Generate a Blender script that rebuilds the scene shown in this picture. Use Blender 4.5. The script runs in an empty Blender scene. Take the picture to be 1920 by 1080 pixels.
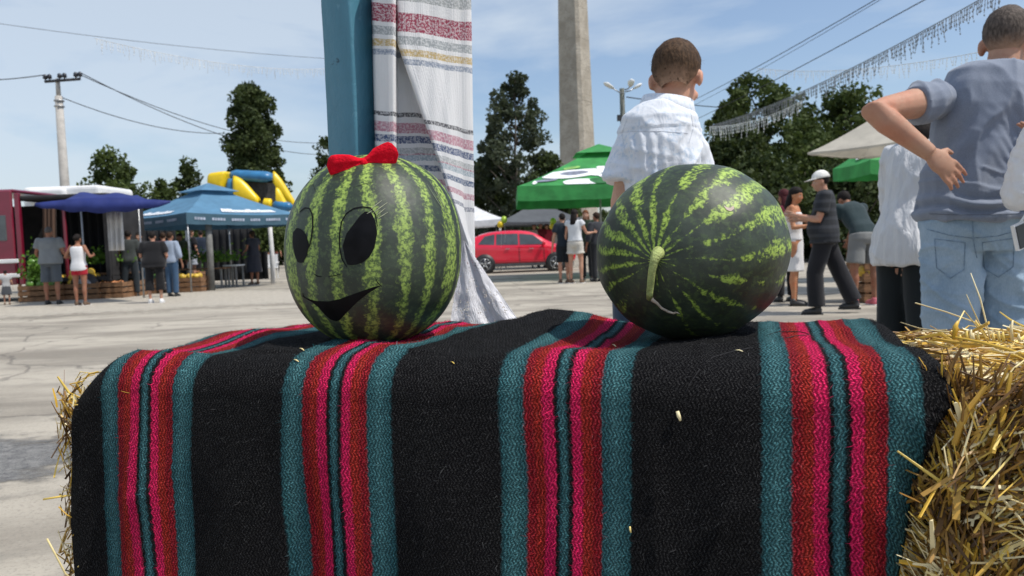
import bpy, bmesh, math, random
import numpy as np
from mathutils import Vector, Matrix, noise, Quaternion
from mathutils.bvhtree import BVHTree
R = math.radians
S = bpy.context.scene
C = S.collection
random.seed(7)

# ------------------------------------------------------------------ camera
F = 1450.0                                  # focal length in pixels of the 1920 px wide photograph
CAM = Vector((0, 0, 0.94))
cam_d = bpy.data.cameras.new('camera')
cam = bpy.data.objects.new('camera', cam_d); C.objects.link(cam)
cam_d.sensor_width = 36.0; cam_d.lens = 36.0 * F / 1920
cam_d.clip_start = 0.05; cam_d.clip_end = 3000
cam_d.dof.use_dof = True; cam_d.dof.focus_distance = 1.05; cam_d.dof.aperture_fstop = 11
MC = Matrix.Translation(CAM) @ Matrix.Rotation(R(90 - 3.16), 4, 'X') @ Matrix.Rotation(R(-2.1), 4, 'Z')
cam.matrix_world = MC
S.camera = cam
MR = MC.to_3x3()

# ------------------------------------------------------------------ light
SUN_EL, SUN_AZ = 60.0, 112.0                 # azimuth clockwise from +Y (north): the sun stands right, a little behind us
W = bpy.data.worlds.new('World'); S.world = W; W.use_nodes = True
wn = W.node_tree.nodes; wl = W.node_tree.links
wn.clear()
sky = wn.new('ShaderNodeTexSky'); sky.sky_type = 'NISHITA'; sky.sun_disc = False
sky.sun_elevation = R(SUN_EL); sky.sun_rotation = R(SUN_AZ)
sky.air_density = 1.0; sky.dust_density = 1.6; sky.ozone_density = 2.2
bg = wn.new('ShaderNodeBackground'); bg.inputs['Strength'].default_value = 0.14
wo = wn.new('ShaderNodeOutputWorld')
tc = wn.new('ShaderNodeTexCoord')
mp = wn.new('ShaderNodeMapping'); mp.inputs['Scale'].default_value = (1.0, 1.0, 3.2); mp.inputs['Location'].default_value = (0.72, 0.1, 0.35)
nz = wn.new('ShaderNodeTexNoise'); nz.inputs['Scale'].default_value = 2.6; nz.inputs['Detail'].default_value = 9; nz.inputs['Roughness'].default_value = 0.55; nz.inputs['Distortion'].default_value = 0.3
cr = wn.new('ShaderNodeValToRGB'); cr.color_ramp.elements[0].position = 0.42; cr.color_ramp.elements[1].position = 0.64
cr.color_ramp.elements[0].color = (0.05, 0.05, 0.05, 1); cr.color_ramp.elements[1].color = (0.66, 0.66, 0.66, 1)
mx = wn.new('ShaderNodeMix'); mx.data_type = 'RGBA'
hs = wn.new('ShaderNodeHueSaturation'); hs.inputs['Saturation'].default_value = 1.0; hs.inputs['Value'].default_value = 1.0
wl.new(tc.outputs['Generated'], mp.inputs['Vector']); wl.new(mp.outputs['Vector'], nz.inputs['Vector'])
sx_ = wn.new('ShaderNodeSeparateXYZ'); wl.new(tc.outputs['Generated'], sx_.inputs[0])
ma = wn.new('ShaderNodeMath'); ma.operation = 'MULTIPLY_ADD'; wl.new(sx_.outputs[0], ma.inputs[0]); ma.inputs[1].default_value = -0.27; wl.new(nz.outputs['Fac'], ma.inputs[2])
mz = wn.new('ShaderNodeMath'); mz.operation = 'MULTIPLY_ADD'; wl.new(sx_.outputs[2], mz.inputs[0]); mz.inputs[1].default_value = -0.10; wl.new(ma.outputs[0], mz.inputs[2])
wl.new(mz.outputs[0], cr.inputs['Fac']); wl.new(cr.outputs['Color'], mx.inputs[0])
wl.new(sky.outputs['Color'], hs.inputs['Color']); wl.new(hs.outputs['Color'], mx.inputs[6])
mx.inputs[7].default_value = (4.7, 5.25, 5.8, 1)
wl.new(mx.outputs[2], bg.inputs['Color']); wl.new(bg.outputs['Background'], wo.inputs['Surface'])

sun_d = bpy.data.lights.new('sun', 'SUN'); sun_d.energy = 3.6; sun_d.angle = R(0.5); sun_d.color = (1.0, 0.95, 0.87)
sun = bpy.data.objects.new('sun', sun_d); C.objects.link(sun)
_v = Vector((math.sin(R(SUN_AZ)) * math.cos(R(SUN_EL)), math.cos(R(SUN_AZ)) * math.cos(R(SUN_EL)), math.sin(R(SUN_EL))))
sun.rotation_euler = _v.to_track_quat('Z', 'Y').to_euler()
S.view_settings.view_transform = 'Standard'; S.view_settings.look = 'None'
S.view_settings.exposure = 0.12; S.view_settings.gamma = 1.0; S.view_settings.use_curve_mapping = False

# ------------------------------------------------------------------ pixel <-> world
def ray(px, py):
    return (MR @ Vector(((px - 960) / F, -(py - 540) / F, -1.0)))
def P(px, py, Y):                           # the point at depth Y seen at a pixel
    d = ray(px, py); return CAM + d * (Y / d.y)
def proj(p):
    q = MC.inverted() @ Vector(p); return (960 + F * q.x / -q.z, 540 - F * q.y / -q.z)
def XZ(px, Y, z):                           # x such that (x,Y,z) shows at column px
    lo, hi = -200.0, 200.0
    for _ in range(50):
        m = (lo + hi) / 2
        if proj((m, Y, z))[0] < px: lo = m
        else: hi = m
    return lo
def GR(px, py):                             # ground point under a pixel
    d = ray(px, py); return CAM + d * (-CAM.z / d.z)

# ------------------------------------------------------------------ object helpers
def tag(o, label=None, cat=None, group=None, kind=None):
    if label: o['label'] = label
    if cat: o['category'] = cat
    if group: o['group'] = group
    if kind: o['kind'] = kind
    return o
def empty(name, loc=(0, 0, 0), rz=0.0, **k):
    o = bpy.data.objects.new(name, None); C.objects.link(o)
    o.location = loc; o.rotation_euler = (0, 0, rz); o.empty_display_size = 0.1
    return tag(o, **k)
def link(name, me, m, parent=None, smooth=True, loc=None, **k):
    o = bpy.data.objects.new(name, me); C.objects.link(o)
    if m is not None:
        if me.materials: me.materials[0] = m
        else: me.materials.append(m)
    if smooth and len(me.polygons): me.polygons.foreach_set('use_smooth', [True] * len(me.polygons))
    if parent is not None: o.parent = parent
    if loc is not None: o.location = loc
    return tag(o, **k)
def copy_tree(o, parent=None):
    c = o.copy(); C.objects.link(c)
    if parent is not None: c.parent = parent
    for ch in [x for x in ALLKIDS.get(o.name, [])]:
        copy_tree(ch, c)
    return c
ALLKIDS = {}
def note_kids(root):
    for o in C.objects:
        if o.parent is not None: ALLKIDS.setdefault(o.parent.name, []).append(o) if o not in ALLKIDS.get(o.parent.name, []) else None

class MB:
    def __init__(s): s.v = []; s.f = []; s.uv = None
    def add(s, vs, fs):
        b = len(s.v); s.v += [tuple(x) for x in vs]; s.f += [tuple(b + i for i in f) for f in fs]
    def box(s, c, d, M=None, taper=1.0):
        x, y, z = d[0] / 2, d[1] / 2, d[2] / 2
        vs = [Vector((a * x * (taper if e > 0 else 1), b * y * (taper if e > 0 else 1), e * z)) for e in (-1, 1) for b in (-1, 1) for a in (-1, 1)]
        if M is not None: vs = [M @ v for v in vs]
        c = Vector(c); vs = [v + c for v in vs]
        s.add(vs, [(0, 2, 3, 1), (4, 5, 7, 6), (0, 1, 5, 4), (1, 3, 7, 5), (3, 2, 6, 7), (2, 0, 4, 6)]); return s
    def rings(s, rs, caps=True, closed=True):
        n = len(rs[0]); b = len(s.v)
        for r in rs: s.v += [tuple(p) for p in r]
        for i in range(len(rs) - 1):
            for j in range(n if closed else n - 1):
                k = (j + 1) % n
                s.f.append((b + i * n + j, b + i * n + k, b + (i + 1) * n + k, b + (i + 1) * n + j))
        if caps and closed:
            s.f.append(tuple(b + j for j in reversed(range(n)))); s.f.append(tuple(b + (len(rs) - 1) * n + j for j in range(n)))
        return s
    def tube(s, pts, rad, n=8, caps=True, flat=1.0, up=None):
        pts = [Vector(p) for p in pts]
        if not hasattr(rad, '__len__'): rad = [rad] * len(pts)
        rs = []; prev = None
        for i, p in enumerate(pts):
            t = (pts[min(i + 1, len(pts) - 1)] - pts[max(i - 1, 0)])
            if t.length < 1e-9: t = Vector((0, 0, 1))
            t.normalize()
            if prev is None:
                a = Vector(up) if up else (Vector((0, 0, 1)) if abs(t.z) < 0.9 else Vector((0, 1, 0)))
                a = (a - t * a.dot(t)).normalized()
            else:
                a = (prev - t * prev.dot(t)).normalized()
            prev = a; b = t.cross(a)
            rs.append([p + (a * math.cos(q) * flat + b * math.sin(q)) * rad[i] for q in [2 * math.pi * j / n for j in range(n)]])
        return s.rings(rs, caps)
    def ell(s, c, r, nu=14, nv=10, M=None):
        c = Vector(c); rs = []
        for i in range(nv + 1):
            t = math.pi * (i + 0.0) / nv; t = min(max(t, 0.05), math.pi - 0.05)
            ring = []
            for j in range(nu):
                q = 2 * math.pi * j / nu
                v = Vector((r[0] * math.sin(t) * math.cos(q), r[1] * math.sin(t) * math.sin(q), -r[2] * math.cos(t)))
                if M is not None: v = M @ v
                ring.append(c + v)
            rs.append(ring)
        return s.rings(rs)
    def mesh(s, name='m'):
        me = bpy.data.meshes.new(name); me.from_pydata(s.v, [], s.f); me.update(); return me
    def build(s, name, m, parent=None, smooth=True, loc=None, **k):
        return link(name, s.mesh(name), m, parent, smooth, loc, **k)
    def remesh(s, vox, smooth_it=4, extra=None, name='m', mid=2):
        me = s.mesh('tmp'); o = bpy.data.objects.new('tmp', me); C.objects.link(o)
        r = o.modifiers.new('r', 'REMESH'); r.mode = 'VOXEL'; r.voxel_size = vox
        if smooth_it:
            q = o.modifiers.new('s', 'SMOOTH'); q.iterations = smooth_it; q.factor = 0.5
        dg = bpy.context.evaluated_depsgraph_get(); dg.update()
        out = bpy.data.meshes.new_from_object(o.evaluated_get(dg))
        bpy.data.objects.remove(o); bpy.data.meshes.remove(me); out.name = name
        return out
def displace(me, fn):
    n = len(me.vertices)
    nr = [v.normal.copy() for v in me.vertices]
    for i, v in enumerate(me.vertices): v.co = v.co + nr[i] * fn(v.co)
    me.update()
def join_into(me, mb):                       # append an MB to a finished mesh
    bm = bmesh.new(); bm.from_mesh(me)
    vs = [bm.verts.new(v) for v in mb.v]
    for f in mb.f:
        try: bm.faces.new([vs[i] for i in f])
        except ValueError: pass
    bm.to_mesh(me); bm.free(); me.update(); return me

# ------------------------------------------------------------------ materials
class N:                                     # tiny node-graph writer
    def __init__(s, name):
        s.m = bpy.data.materials.new(name); s.m.use_nodes = True
        s.t = s.m.node_tree; s.t.nodes.clear()
        s.out = s.n('OutputMaterial'); s.b = s.n('BsdfPrincipled')
        s.t.links.new(s.b.outputs[0], s.out.inputs['Surface'])
    def n(s, typ, **k):
        o = s.t.nodes.new('ShaderNode' + typ)
        for a, v in k.items():
            if hasattr(o, a): setattr(o, a, v)
        return o
    def set(s, sock, v):
        if hasattr(v, 'is_linked') or hasattr(v, 'links'): s.t.links.new(v, sock)
        else:
            if hasattr(v, '__len__') and len(v) == 3 and sock.type == 'RGBA': v = tuple(v) + (1,)
            sock.default_value = v
    def math(s, op, a, b=0.0, c=0.0):
        o = s.n('Math', operation=op); s.set(o.inputs[0], a); s.set(o.inputs[1], b)
        if len(o.inputs) > 2: s.set(o.inputs[2], c)
        return o.outputs[0]
    def coord(s, kind='Object', scale=(1, 1, 1), loc=(0, 0, 0), rot=(0, 0, 0)):
        t = s.n('TexCoord'); m = s.n('Mapping'); s.t.links.new(t.outputs[kind], m.inputs['Vector'])
        m.inputs['Scale'].default_value = scale; m.inputs['Location'].default_value = loc; m.inputs['Rotation'].default_value = rot
        return m.outputs[0]
    def noise(s, vec, scale, detail=4, rough=0.55, dist=0.0):
        o = s.n('TexNoise'); s.set(o.inputs['Vector'], vec); s.set(o.inputs['Scale'], scale)
        s.set(o.inputs['Detail'], detail); s.set(o.inputs['Roughness'], rough); s.set(o.inputs['Distortion'], dist); return o.outputs['Fac']
    def ss(s, v, a, b):                       # smoothstep
        o = s.n('MapRange'); o.interpolation_type = 'SMOOTHSTEP'; s.set(o.inputs[0], v); s.set(o.inputs[1], a); s.set(o.inputs[2], b)
        o.inputs[3].default_value = 0; o.inputs[4].default_value = 1; return o.outputs[0]
    def mix(s, f, a, b, mode='MIX'):
        o = s.n('Mix', data_type='RGBA', blend_type=mode); s.set(o.inputs[0], f); s.set(o.inputs[6], a); s.set(o.inputs[7], b); return o.outputs[2]
    def bump(s, h, strength=0.3, dist=0.01):
        o = s.n('Bump'); s.set(o.inputs['Height'], h); o.inputs['Strength'].default_value = strength; o.inputs['Distance'].default_value = dist
        s.t.links.new(o.outputs[0], s.b.inputs['Normal']); return o
    def col(s, v): s.set(s.b.inputs['Base Color'], v); return s
    def p(s, **k):
        for a, v in k.items(): s.set(s.b.inputs[a.replace('_', ' ')], v)
        return s
MATS = {}
def plain(name, c, rough=0.6, amt=0.25, scale=8.0, metal=0.0, bump=0.0, spec=0.5, coat=0.0, stretch=(1, 1, 1)):
    if name in MATS: return MATS[name]
    g = N(name); v = g.coord('Object', stretch); f = g.noise(v, scale, 5)
    c2 = tuple(min(1, x * (1 + amt)) for x in c); c1 = tuple(x * (1 - amt) for x in c)
    g.col(g.mix(g.ss(f, 0.3, 0.7), c1, c2)).p(Roughness=rough, Metallic=metal)
    g.b.inputs['Specular IOR Level'].default_value = spec
    if coat: g.b.inputs['Coat Weight'].default_value = coat; g.b.inputs['Coat Roughness'].default_value = 0.08
    if bump: g.bump(g.noise(v, scale * 4, 6, 0.6), bump, 0.01)
    MATS[name] = g.m; return g.m
def cloth(name, c, amt=0.12, fold=0.25):
    if name in MATS: return MATS[name]
    g = N(name); v = g.coord('Object'); f = g.noise(v, 5, 4); w = g.noise(v, 260, 2)
    c2 = tuple(min(1, x * (1 + amt)) for x in c); c1 = tuple(x * (1 - amt) for x in c)
    k = g.mix(g.ss(f, 0.3, 0.7), c1, c2); k = g.mix(g.ss(w, 0.2, 0.8), g.mix(0.5, k, tuple(x * 0.8 for x in c)), k)
    g.col(k).p(Roughness=0.85); g.b.inputs['Sheen Weight'].default_value = 0.15
    g.b.inputs['Specular IOR Level'].default_value = 0.2
    h = g.math('ADD', g.math('MULTIPLY', g.noise(g.coord('Object', (1, 1, 0.35)), 14, 3, 0.5, 0.6), 1.0), g.math('MULTIPLY', w, 0.05))
    g.bump(h, fold, 0.02)
    MATS[name] = g.m; return g.m
def skin(name, c):
    if name in MATS: return MATS[name]
    g = N(name); v = g.coord('Object'); f = g.noise(v, 9, 5); f2 = g.noise(v, 120, 3)
    k = g.mix(g.ss(f, 0.35, 0.75), c, (c[0] * 1.06, c[1] * 0.78, c[2] * 0.72)); k = g.mix(g.math('MULTIPLY', g.math('ADD', f2, g.ss(g.noise(v, 30, 4), .45, .7)), 0.26), k, (c[0] * .72, c[1] * .52, c[2] * .48))
    g.col(k).p(Roughness=0.6); g.b.inputs['Specular IOR Level'].default_value = 0.35; g.b.inputs['Subsurface Weight'].default_value = 0.12; g.b.inputs['Subsurface Radius'].default_value = (0.012, 0.005, 0.003)
    g.b.inputs['Subsurface Scale'].default_value = 0.6
    g.bump(f2, 0.12, 0.002); MATS[name] = g.m; return g.m
# ================================================================== the setting
# ground: pale worn concrete with long darker drifts, cracks and a darker grey patch at the left
g = N('ground_concrete'); v = g.coord('Object')
big = g.noise(g.coord('Object', (0.35, 1, 1)), 0.9, 6, 0.6, 0.4); mid = g.noise(g.coord('Object', (0.5, 1, 1)), 5.0, 6, 0.65, 0.3); fine = g.noise(v, 60, 5, 0.7)
k = g.mix(g.ss(big, 0.35, 0.62), (0.225, 0.20, 0.162), (0.43, 0.39, 0.32))
k = g.mix(g.math('MULTIPLY', g.ss(mid, 0.48, 0.70), 0.60), k, (0.20, 0.185, 0.155))
k = g.mix(g.math('MULTIPLY', g.ss(fine, 0.50, 0.68), 0.5), k, (0.15, 0.135, 0.115))
k = g.mix(g.math('MULTIPLY', g.ss(g.noise(v, 24, 3, 0.6), 0.62, 0.7), 0.4), k, (0.47, 0.44, 0.37))
vo = g.n('TexVoronoi', feature='DISTANCE_TO_EDGE'); vv = g.n('VectorMath', operation='ADD'); nn = g.n('TexNoise'); nn.inputs['Scale'].default_value = 1.3; nn.inputs['Detail'].default_value = 6
g.t.links.new(v, nn.inputs['Vector']); g.t.links.new(v, vv.inputs[0]); g.t.links.new(nn.outputs['Color'], vv.inputs[1]); g.t.links.new(vv.outputs[0], vo.inputs['Vector']); vo.inputs['Scale'].default_value = 0.33
crk = g.math('SUBTRACT', 1.0, g.ss(vo.outputs['Distance'], 0.002, 0.012))
k = g.mix(g.math('MULTIPLY', crk, 0.45), k, (0.07, 0.062, 0.055))
g.col(k).p(Roughness=0.92)
g.bump(g.math('SUBTRACT', g.math('ADD', g.math('MULTIPLY', fine, 0.5), mid), g.math('MULTIPLY', crk, 0.8)), 0.55, 0.02)
GM = g.m
mb = MB(); mb.add([(-1500, -60, 0), (1500, -60, 0), (1500, 2500, 0), (-1500, 2500, 0)], [(0, 1, 2, 3)])
tag(mb.build('ground', GM, smooth=False), kind='structure')

# darker grey patch on the ground (a thin sheet with an uneven edge)
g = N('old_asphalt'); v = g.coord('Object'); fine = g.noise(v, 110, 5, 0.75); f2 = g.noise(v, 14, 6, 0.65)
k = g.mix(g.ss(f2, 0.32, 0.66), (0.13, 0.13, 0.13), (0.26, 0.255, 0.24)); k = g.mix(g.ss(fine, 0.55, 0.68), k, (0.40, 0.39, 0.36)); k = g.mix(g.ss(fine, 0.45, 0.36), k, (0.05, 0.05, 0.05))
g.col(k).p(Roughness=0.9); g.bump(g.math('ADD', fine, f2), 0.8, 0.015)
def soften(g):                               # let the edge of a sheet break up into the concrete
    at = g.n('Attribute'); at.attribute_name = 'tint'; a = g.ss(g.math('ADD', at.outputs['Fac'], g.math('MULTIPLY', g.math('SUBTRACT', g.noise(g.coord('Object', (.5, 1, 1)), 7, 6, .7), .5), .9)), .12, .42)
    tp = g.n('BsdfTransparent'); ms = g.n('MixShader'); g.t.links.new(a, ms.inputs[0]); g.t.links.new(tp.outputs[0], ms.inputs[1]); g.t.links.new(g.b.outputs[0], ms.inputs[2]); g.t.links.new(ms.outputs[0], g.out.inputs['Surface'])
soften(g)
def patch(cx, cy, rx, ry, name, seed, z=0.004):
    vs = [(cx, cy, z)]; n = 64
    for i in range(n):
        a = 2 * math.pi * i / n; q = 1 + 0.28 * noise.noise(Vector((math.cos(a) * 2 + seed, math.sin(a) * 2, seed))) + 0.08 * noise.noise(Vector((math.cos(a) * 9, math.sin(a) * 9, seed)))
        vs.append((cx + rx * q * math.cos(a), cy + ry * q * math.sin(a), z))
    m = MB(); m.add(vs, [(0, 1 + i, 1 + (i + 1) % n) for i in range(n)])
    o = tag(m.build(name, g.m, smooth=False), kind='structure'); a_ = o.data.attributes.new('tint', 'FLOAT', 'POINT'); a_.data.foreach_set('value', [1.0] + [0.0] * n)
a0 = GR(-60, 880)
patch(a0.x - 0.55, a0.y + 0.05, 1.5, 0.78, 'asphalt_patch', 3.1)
# gravel strip of crushed pale stone further off, at the feet of the stalls
g2 = N('gravel_strip'); v = g2.coord('Object'); f = g2.noise(v, 9, 6, 0.8); f3 = g2.noise(v, 1.2, 5, 0.6)
g2.col(g2.mix(g2.ss(f, 0.3, 0.7), g2.mix(f3, (0.30, 0.265, 0.21), (0.40, 0.36, 0.30)), (0.54, 0.50, 0.42))).p(Roughness=0.95); g2.bump(f, 0.9, 0.05); soften(g2)
g = g2
patch(-9.0, 17.0, 10.5, 5.2, 'gravel_ground', 8.7)

# ---------------------------------------------------------------- trees
def leaf_mat(name, a, b):
    g = N(name); v = g.coord('Object'); at = g.n('Attribute'); at.attribute_name = 'tint'
    k = g.mix(at.outputs['Fac'], a, b); k = g.mix(g.math('MULTIPLY', g.noise(v, 0.9, 3), 0.5), k, tuple(x * 0.7 for x in a))
    g.col(k).p(Roughness=0.6); g.b.inputs['Specular IOR Level'].default_value = 0.12
    tr = g.n('BsdfTranslucent'); g.set(tr.inputs[0], g.mix(0.5, k, (0.10, 0.14, 0.02))); ms = g.n('MixShader'); ms.inputs[0].default_value = 0.22
    g.t.links.new(g.b.outputs[0], ms.inputs[1]); g.t.links.new(tr.outputs[0], ms.inputs[2]); g.t.links.new(ms.outputs[0], g.out.inputs['Surface'])
    return g.m
LEAF_DARK = leaf_mat('leaf_dark', (0.024, 0.038, 0.017), (0.105, 0.135, 0.048))
LEAF_MID = leaf_mat('leaf_mid', (0.030, 0.050, 0.016), (0.135, 0.175, 0.052))
LEAF_GREY = leaf_mat('leaf_grey', (0.036, 0.048, 0.032), (0.12, 0.14, 0.09))
BARK = plain('bark', (0.10, 0.085, 0.07), 0.9, 0.4, 12, bump=0.6)
def cards(name, pts, size, m, parent, rng, flatness=0.0):
    n = len(pts); V = np.empty((n * 4, 3), dtype=np.float32); tint = np.empty(n * 4, dtype=np.float32)
    for i, (p, t) in enumerate(pts):
        a = Vector((rng.gauss(0, 1), rng.gauss(0, 1), rng.gauss(0, 1))).normalized(); b = a.orthogonal().normalized()
        b = (Quaternion(a, rng.uniform(0, 6.28)) @ b); c = a.cross(b); s = size * rng.uniform(0.55, 1.35)
        for j, (u, w) in enumerate(((-1, -.6), (0.1, -.75), (1, .15), (-.1, .8))): V[i * 4 + j] = p + b * (u * s * .5) + c * (w * s * .5)
        tint[i * 4:i * 4 + 4] = t
    me = bpy.data.meshes.new(name)
    me.vertices.add(n * 4); me.vertices.foreach_set('co', V.ravel()); me.loops.add(n * 4); me.loops.foreach_set('vertex_index', np.arange(n * 4, dtype=np.int32))
    me.polygons.add(n); me.polygons.foreach_set('loop_start', np.arange(0, n * 4, 4, dtype=np.int32))
    try: me.polygons.foreach_set('loop_total', np.full(n, 4, dtype=np.int32))
    except Exception: pass
    at = me.attributes.new('tint', 'FLOAT', 'POINT'); at.data.foreach_set('value', tint)
    me.update(calc_edges=True); me.validate()
    return link(name, me, m, parent, False)
def tree(label, x, y, H, z0, prof, m, n=7000, size=0.24, seed=1, name='tree', clumps=70, cr=0.6, trunk=0.16, group=None, cat='tree', sway=0.0):
    """prof: list of (height fraction 0..1 of the crown, radius m); crown from z0 to H"""
    rng = random.Random(seed); root = empty(name, (x, y, 0), label=label, cat=cat, group=group)
    def rad(t):
        for (t0, r0), (t1, r1) in zip(prof, prof[1:]):
            if t <= t1: return r0 + (r1 - r0) * (t - t0) / (t1 - t0 + 1e-9)
        return prof[-1][1]
    cl = []
    while len(cl) < clumps:
        t = rng.random(); r = rad(t)
        if rng.random() > (r / max(q[1] for q in prof)) ** 1.0 + 0.08: continue
        a = rng.uniform(0, 2 * math.pi); q = r * math.sqrt(rng.uniform(0.15, 1.0)); q = max(q - cr * 0.4, 0.02)
        cl.append((Vector((q * math.cos(a), q * math.sin(a), z0 + t * (H - z0))), cr * rng.uniform(0.55, 1.25), rng.random()))
    t_ = MB(); hh = z0 + (H - z0) * 0.85; tp = []
    for i in range(7): tp.append((sway * math.sin(i * 0.9) + rng.gauss(0, 0.04), rng.gauss(0, 0.04), hh * i / 6))
    t_.tube(tp, [trunk * (1 - 0.85 * i / 6) for i in range(7)], 8)
    for c, r, _ in cl[::3]:
        zz = max(0.5 * z0, c.z - abs(c.x) * 0.8 - abs(c.y) * 0.5 - 0.4); q0 = Vector((0, 0, min(zz, hh)))
        t_.tube([q0, q0.lerp(c, 0.5) + Vector((0, 0, -0.1)), c], [trunk * 0.28, trunk * 0.18, 0.015], 5)
    t_.build('trunk', BARK, root)
    pts = []
    n = int(n * 1.55); size *= .80
    for i in range(n):
        c, r, tt = cl[rng.randrange(len(cl))]
        d = Vector((rng.gauss(0, 1), rng.gauss(0, 1), rng.gauss(0, 0.8))); d = d.normalized() * (r * rng.uniform(0.35, 1.0) ** 0.6)
        pts.append((c + d, min(1, max(0, tt * 0.6 + rng.uniform(0, 0.4)))))
    cards('crown', pts, size, m, root, rng)
    return root
def tz(px, py, Y): return P(px, py, Y)
def T(label, px, pytop, Y, z0, wpx, shape, m, **k):
    p = P(px, pytop, Y); w = wpx * Y / F / 2 * 1.18
    return tree(label, p.x, Y, p.z, z0, [(t, r * w) for t, r in shape], m, **k)
COL = [(0, .75), (.12, 1.0), (.45, .98), (.75, .88), (.9, .62), (1, .2)]
ROUND = [(0, .55), (.2, .95), (.5, 1), (.8, .7), (1, .2)]
CONE = [(0, 1), (.3, .95), (.6, .75), (.85, .45), (1, .15)]
TALL = [(0, 1.0), (.3, 1.0), (.55, .88), (.8, .6), (.93, .38), (1, .12)]
T('tall dark columnar tree standing alone behind the inflatable slide', 468, 160, 52, 1.6, 104, COL, LEAF_DARK, n=17000, size=0.30, seed=3, clumps=230, cr=0.62, name='columnar_tree')
T('pointed broad green tree right of the utility pole', 208, 280, 46, 0.6, 128, [(0, 1), (.35, 1), (.6, .85), (.85, .5), (1, .15)], LEAF_MID, n=6500, size=0.28, seed=4, clumps=80, cr=0.6, name='tree')
T('low rounded tree between the blue canopy and the inflatable slide', 303, 340, 48, 0.5, 84, ROUND, LEAF_MID, n=4000, size=0.28, seed=5, clumps=50, cr=0.6)
T('small tree with a taller narrow top left of the inflatable slide', 352, 303, 50, 0.5, 62, [(0, 1), (.3, .9), (.6, .6), (.8, .7), (1, .15)], LEAF_DARK, n=4000, size=0.28, seed=6, clumps=50, cr=0.55)
T('slim tree half hidden by the smiling watermelon and blue post', 610, 262, 50, 0.5, 74, CONE, LEAF_DARK, n=4500, size=0.28, seed=7, clumps=60, cr=0.6)
T('tall loose crowned grey green tree between the towel and the chimney', 962, 138, 42, 0.8, 158, TALL, LEAF_GREY, n=8500, size=0.25, seed=8, clumps=120, cr=0.44, name='tall_tree')
T('bushy dark tree behind the red car', 925, 300, 44, 0.2, 130, ROUND, LEAF_DARK, n=6000, size=0.28, seed=9, clumps=80, cr=0.7)
T('dark tree behind the green parasol left of the chimney', 1030, 305, 40, 0.2, 110, ROUND, LEAF_DARK, n=6000, size=0.28, seed=10, clumps=80, cr=0.7)
T('round tree rising highest over the right grove beside the lights', 1418, 150, 36, 1.0, 205, [(0, .9), (.3, 1), (.6, .9), (.85, .75), (1, .35)], LEAF_MID, n=14000, size=0.24, seed=11, clumps=160, cr=0.52, group=None)
T('dark tree at the left end of the right grove behind the boy', 1370, 210, 33, 0.4, 130, ROUND, LEAF_DARK, n=8000, size=0.24, seed=12, clumps=100, cr=0.6)
T('broad leafy tree in the middle of the right grove above the white cap', 1500, 235, 31, 0.2, 220, ROUND, LEAF_MID, n=12000, size=0.22, seed=13, clumps=150, cr=0.6)
T('tree behind the beige parasol at the right end of the grove', 1585, 182, 35, 0.4, 180, [(0, .9), (.4, 1), (.8, .8), (1, .45)], LEAF_MID, n=11000, size=0.24, seed=14, clumps=130, cr=0.6)
T('dark low tree under the grove behind the walking man in the cap', 1420, 300, 27, 0.0, 190, ROUND, LEAF_DARK, n=9000, size=0.2, seed=15, clumps=120, cr=0.5)
T('dark low tree behind the green parasol with the red fruit print', 1590, 300, 27, 0.0, 200, ROUND, LEAF_DARK, n=9000, size=0.2, seed=16, clumps=120, cr=0.5)
T('dark tree at the right behind the man in the polo shirt', 1790, 230, 33, 0.2, 320, ROUND, LEAF_DARK, n=9000, size=0.26, seed=17, clumps=140, cr=0.7)
T('shrubby tree beyond the boy between the chimney and the grove', 1245, 380, 33, 0.0, 230, ROUND, LEAF_DARK, n=6000, size=0.24, seed=18, clumps=80, cr=0.55)
# far wood that closes the square
rng = random.Random(31); pts = []
for i in range(26000):
    x = rng.uniform(-70, 75); yy = 62 + rng.uniform(0, 5); top = 3.1 + 1.3 * noise.noise(Vector((x * 0.13, 0, 1))) + 0.6 * noise.noise(Vector((x * 0.7, 3, 1)))
    pts.append((Vector((x, yy, rng.uniform(0, 1) ** 0.8 * top)), rng.random()))
tag(cards('distant_trees', pts, 0.75, LEAF_DARK, None, rng), 'dark distant belt of trees closing the far side of the square', 'trees', kind='stuff')

# ---------------------------------------------------------------- chimney
g = N('chimney_concrete'); v = g.coord('Object')
bt = g.n('TexBrick'); g.t.links.new(g.coord('Object', (1, 1, 1), rot=(R(90), 0, 0)), bt.inputs['Vector']); bt.inputs['Scale'].default_value = 1.2
f = g.noise(v, 0.8, 6, 0.65, 0.5); f2 = g.noise(v, 5, 5, 0.6)
k = g.mix(g.ss(f, 0.3, 0.7), (0.30, 0.265, 0.21), (0.44, 0.40, 0.33)); k = g.mix(g.math('MULTIPLY', g.ss(f2, 0.5, 0.75), 0.5), k, (0.22, 0.19, 0.155))
g.col(k).p(Roughness=0.9); g.bump(f2, 0.6, 0.1)
bp = P(1083, 300, 62); tp = P(1073, 0, 62)
wb = 66 * 62 / F / 2; root = empty('factory_chimney', (bp.x, 62, 0), label='tall tapering pale concrete chimney between the parasol and the towel', cat='chimney')
zt = 26; rb = lambda z: wb * (1.02 + 0.0 - (z - bp.z) / (tp.z - bp.z) * 0.19)
h = 2.4; z = 0
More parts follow.
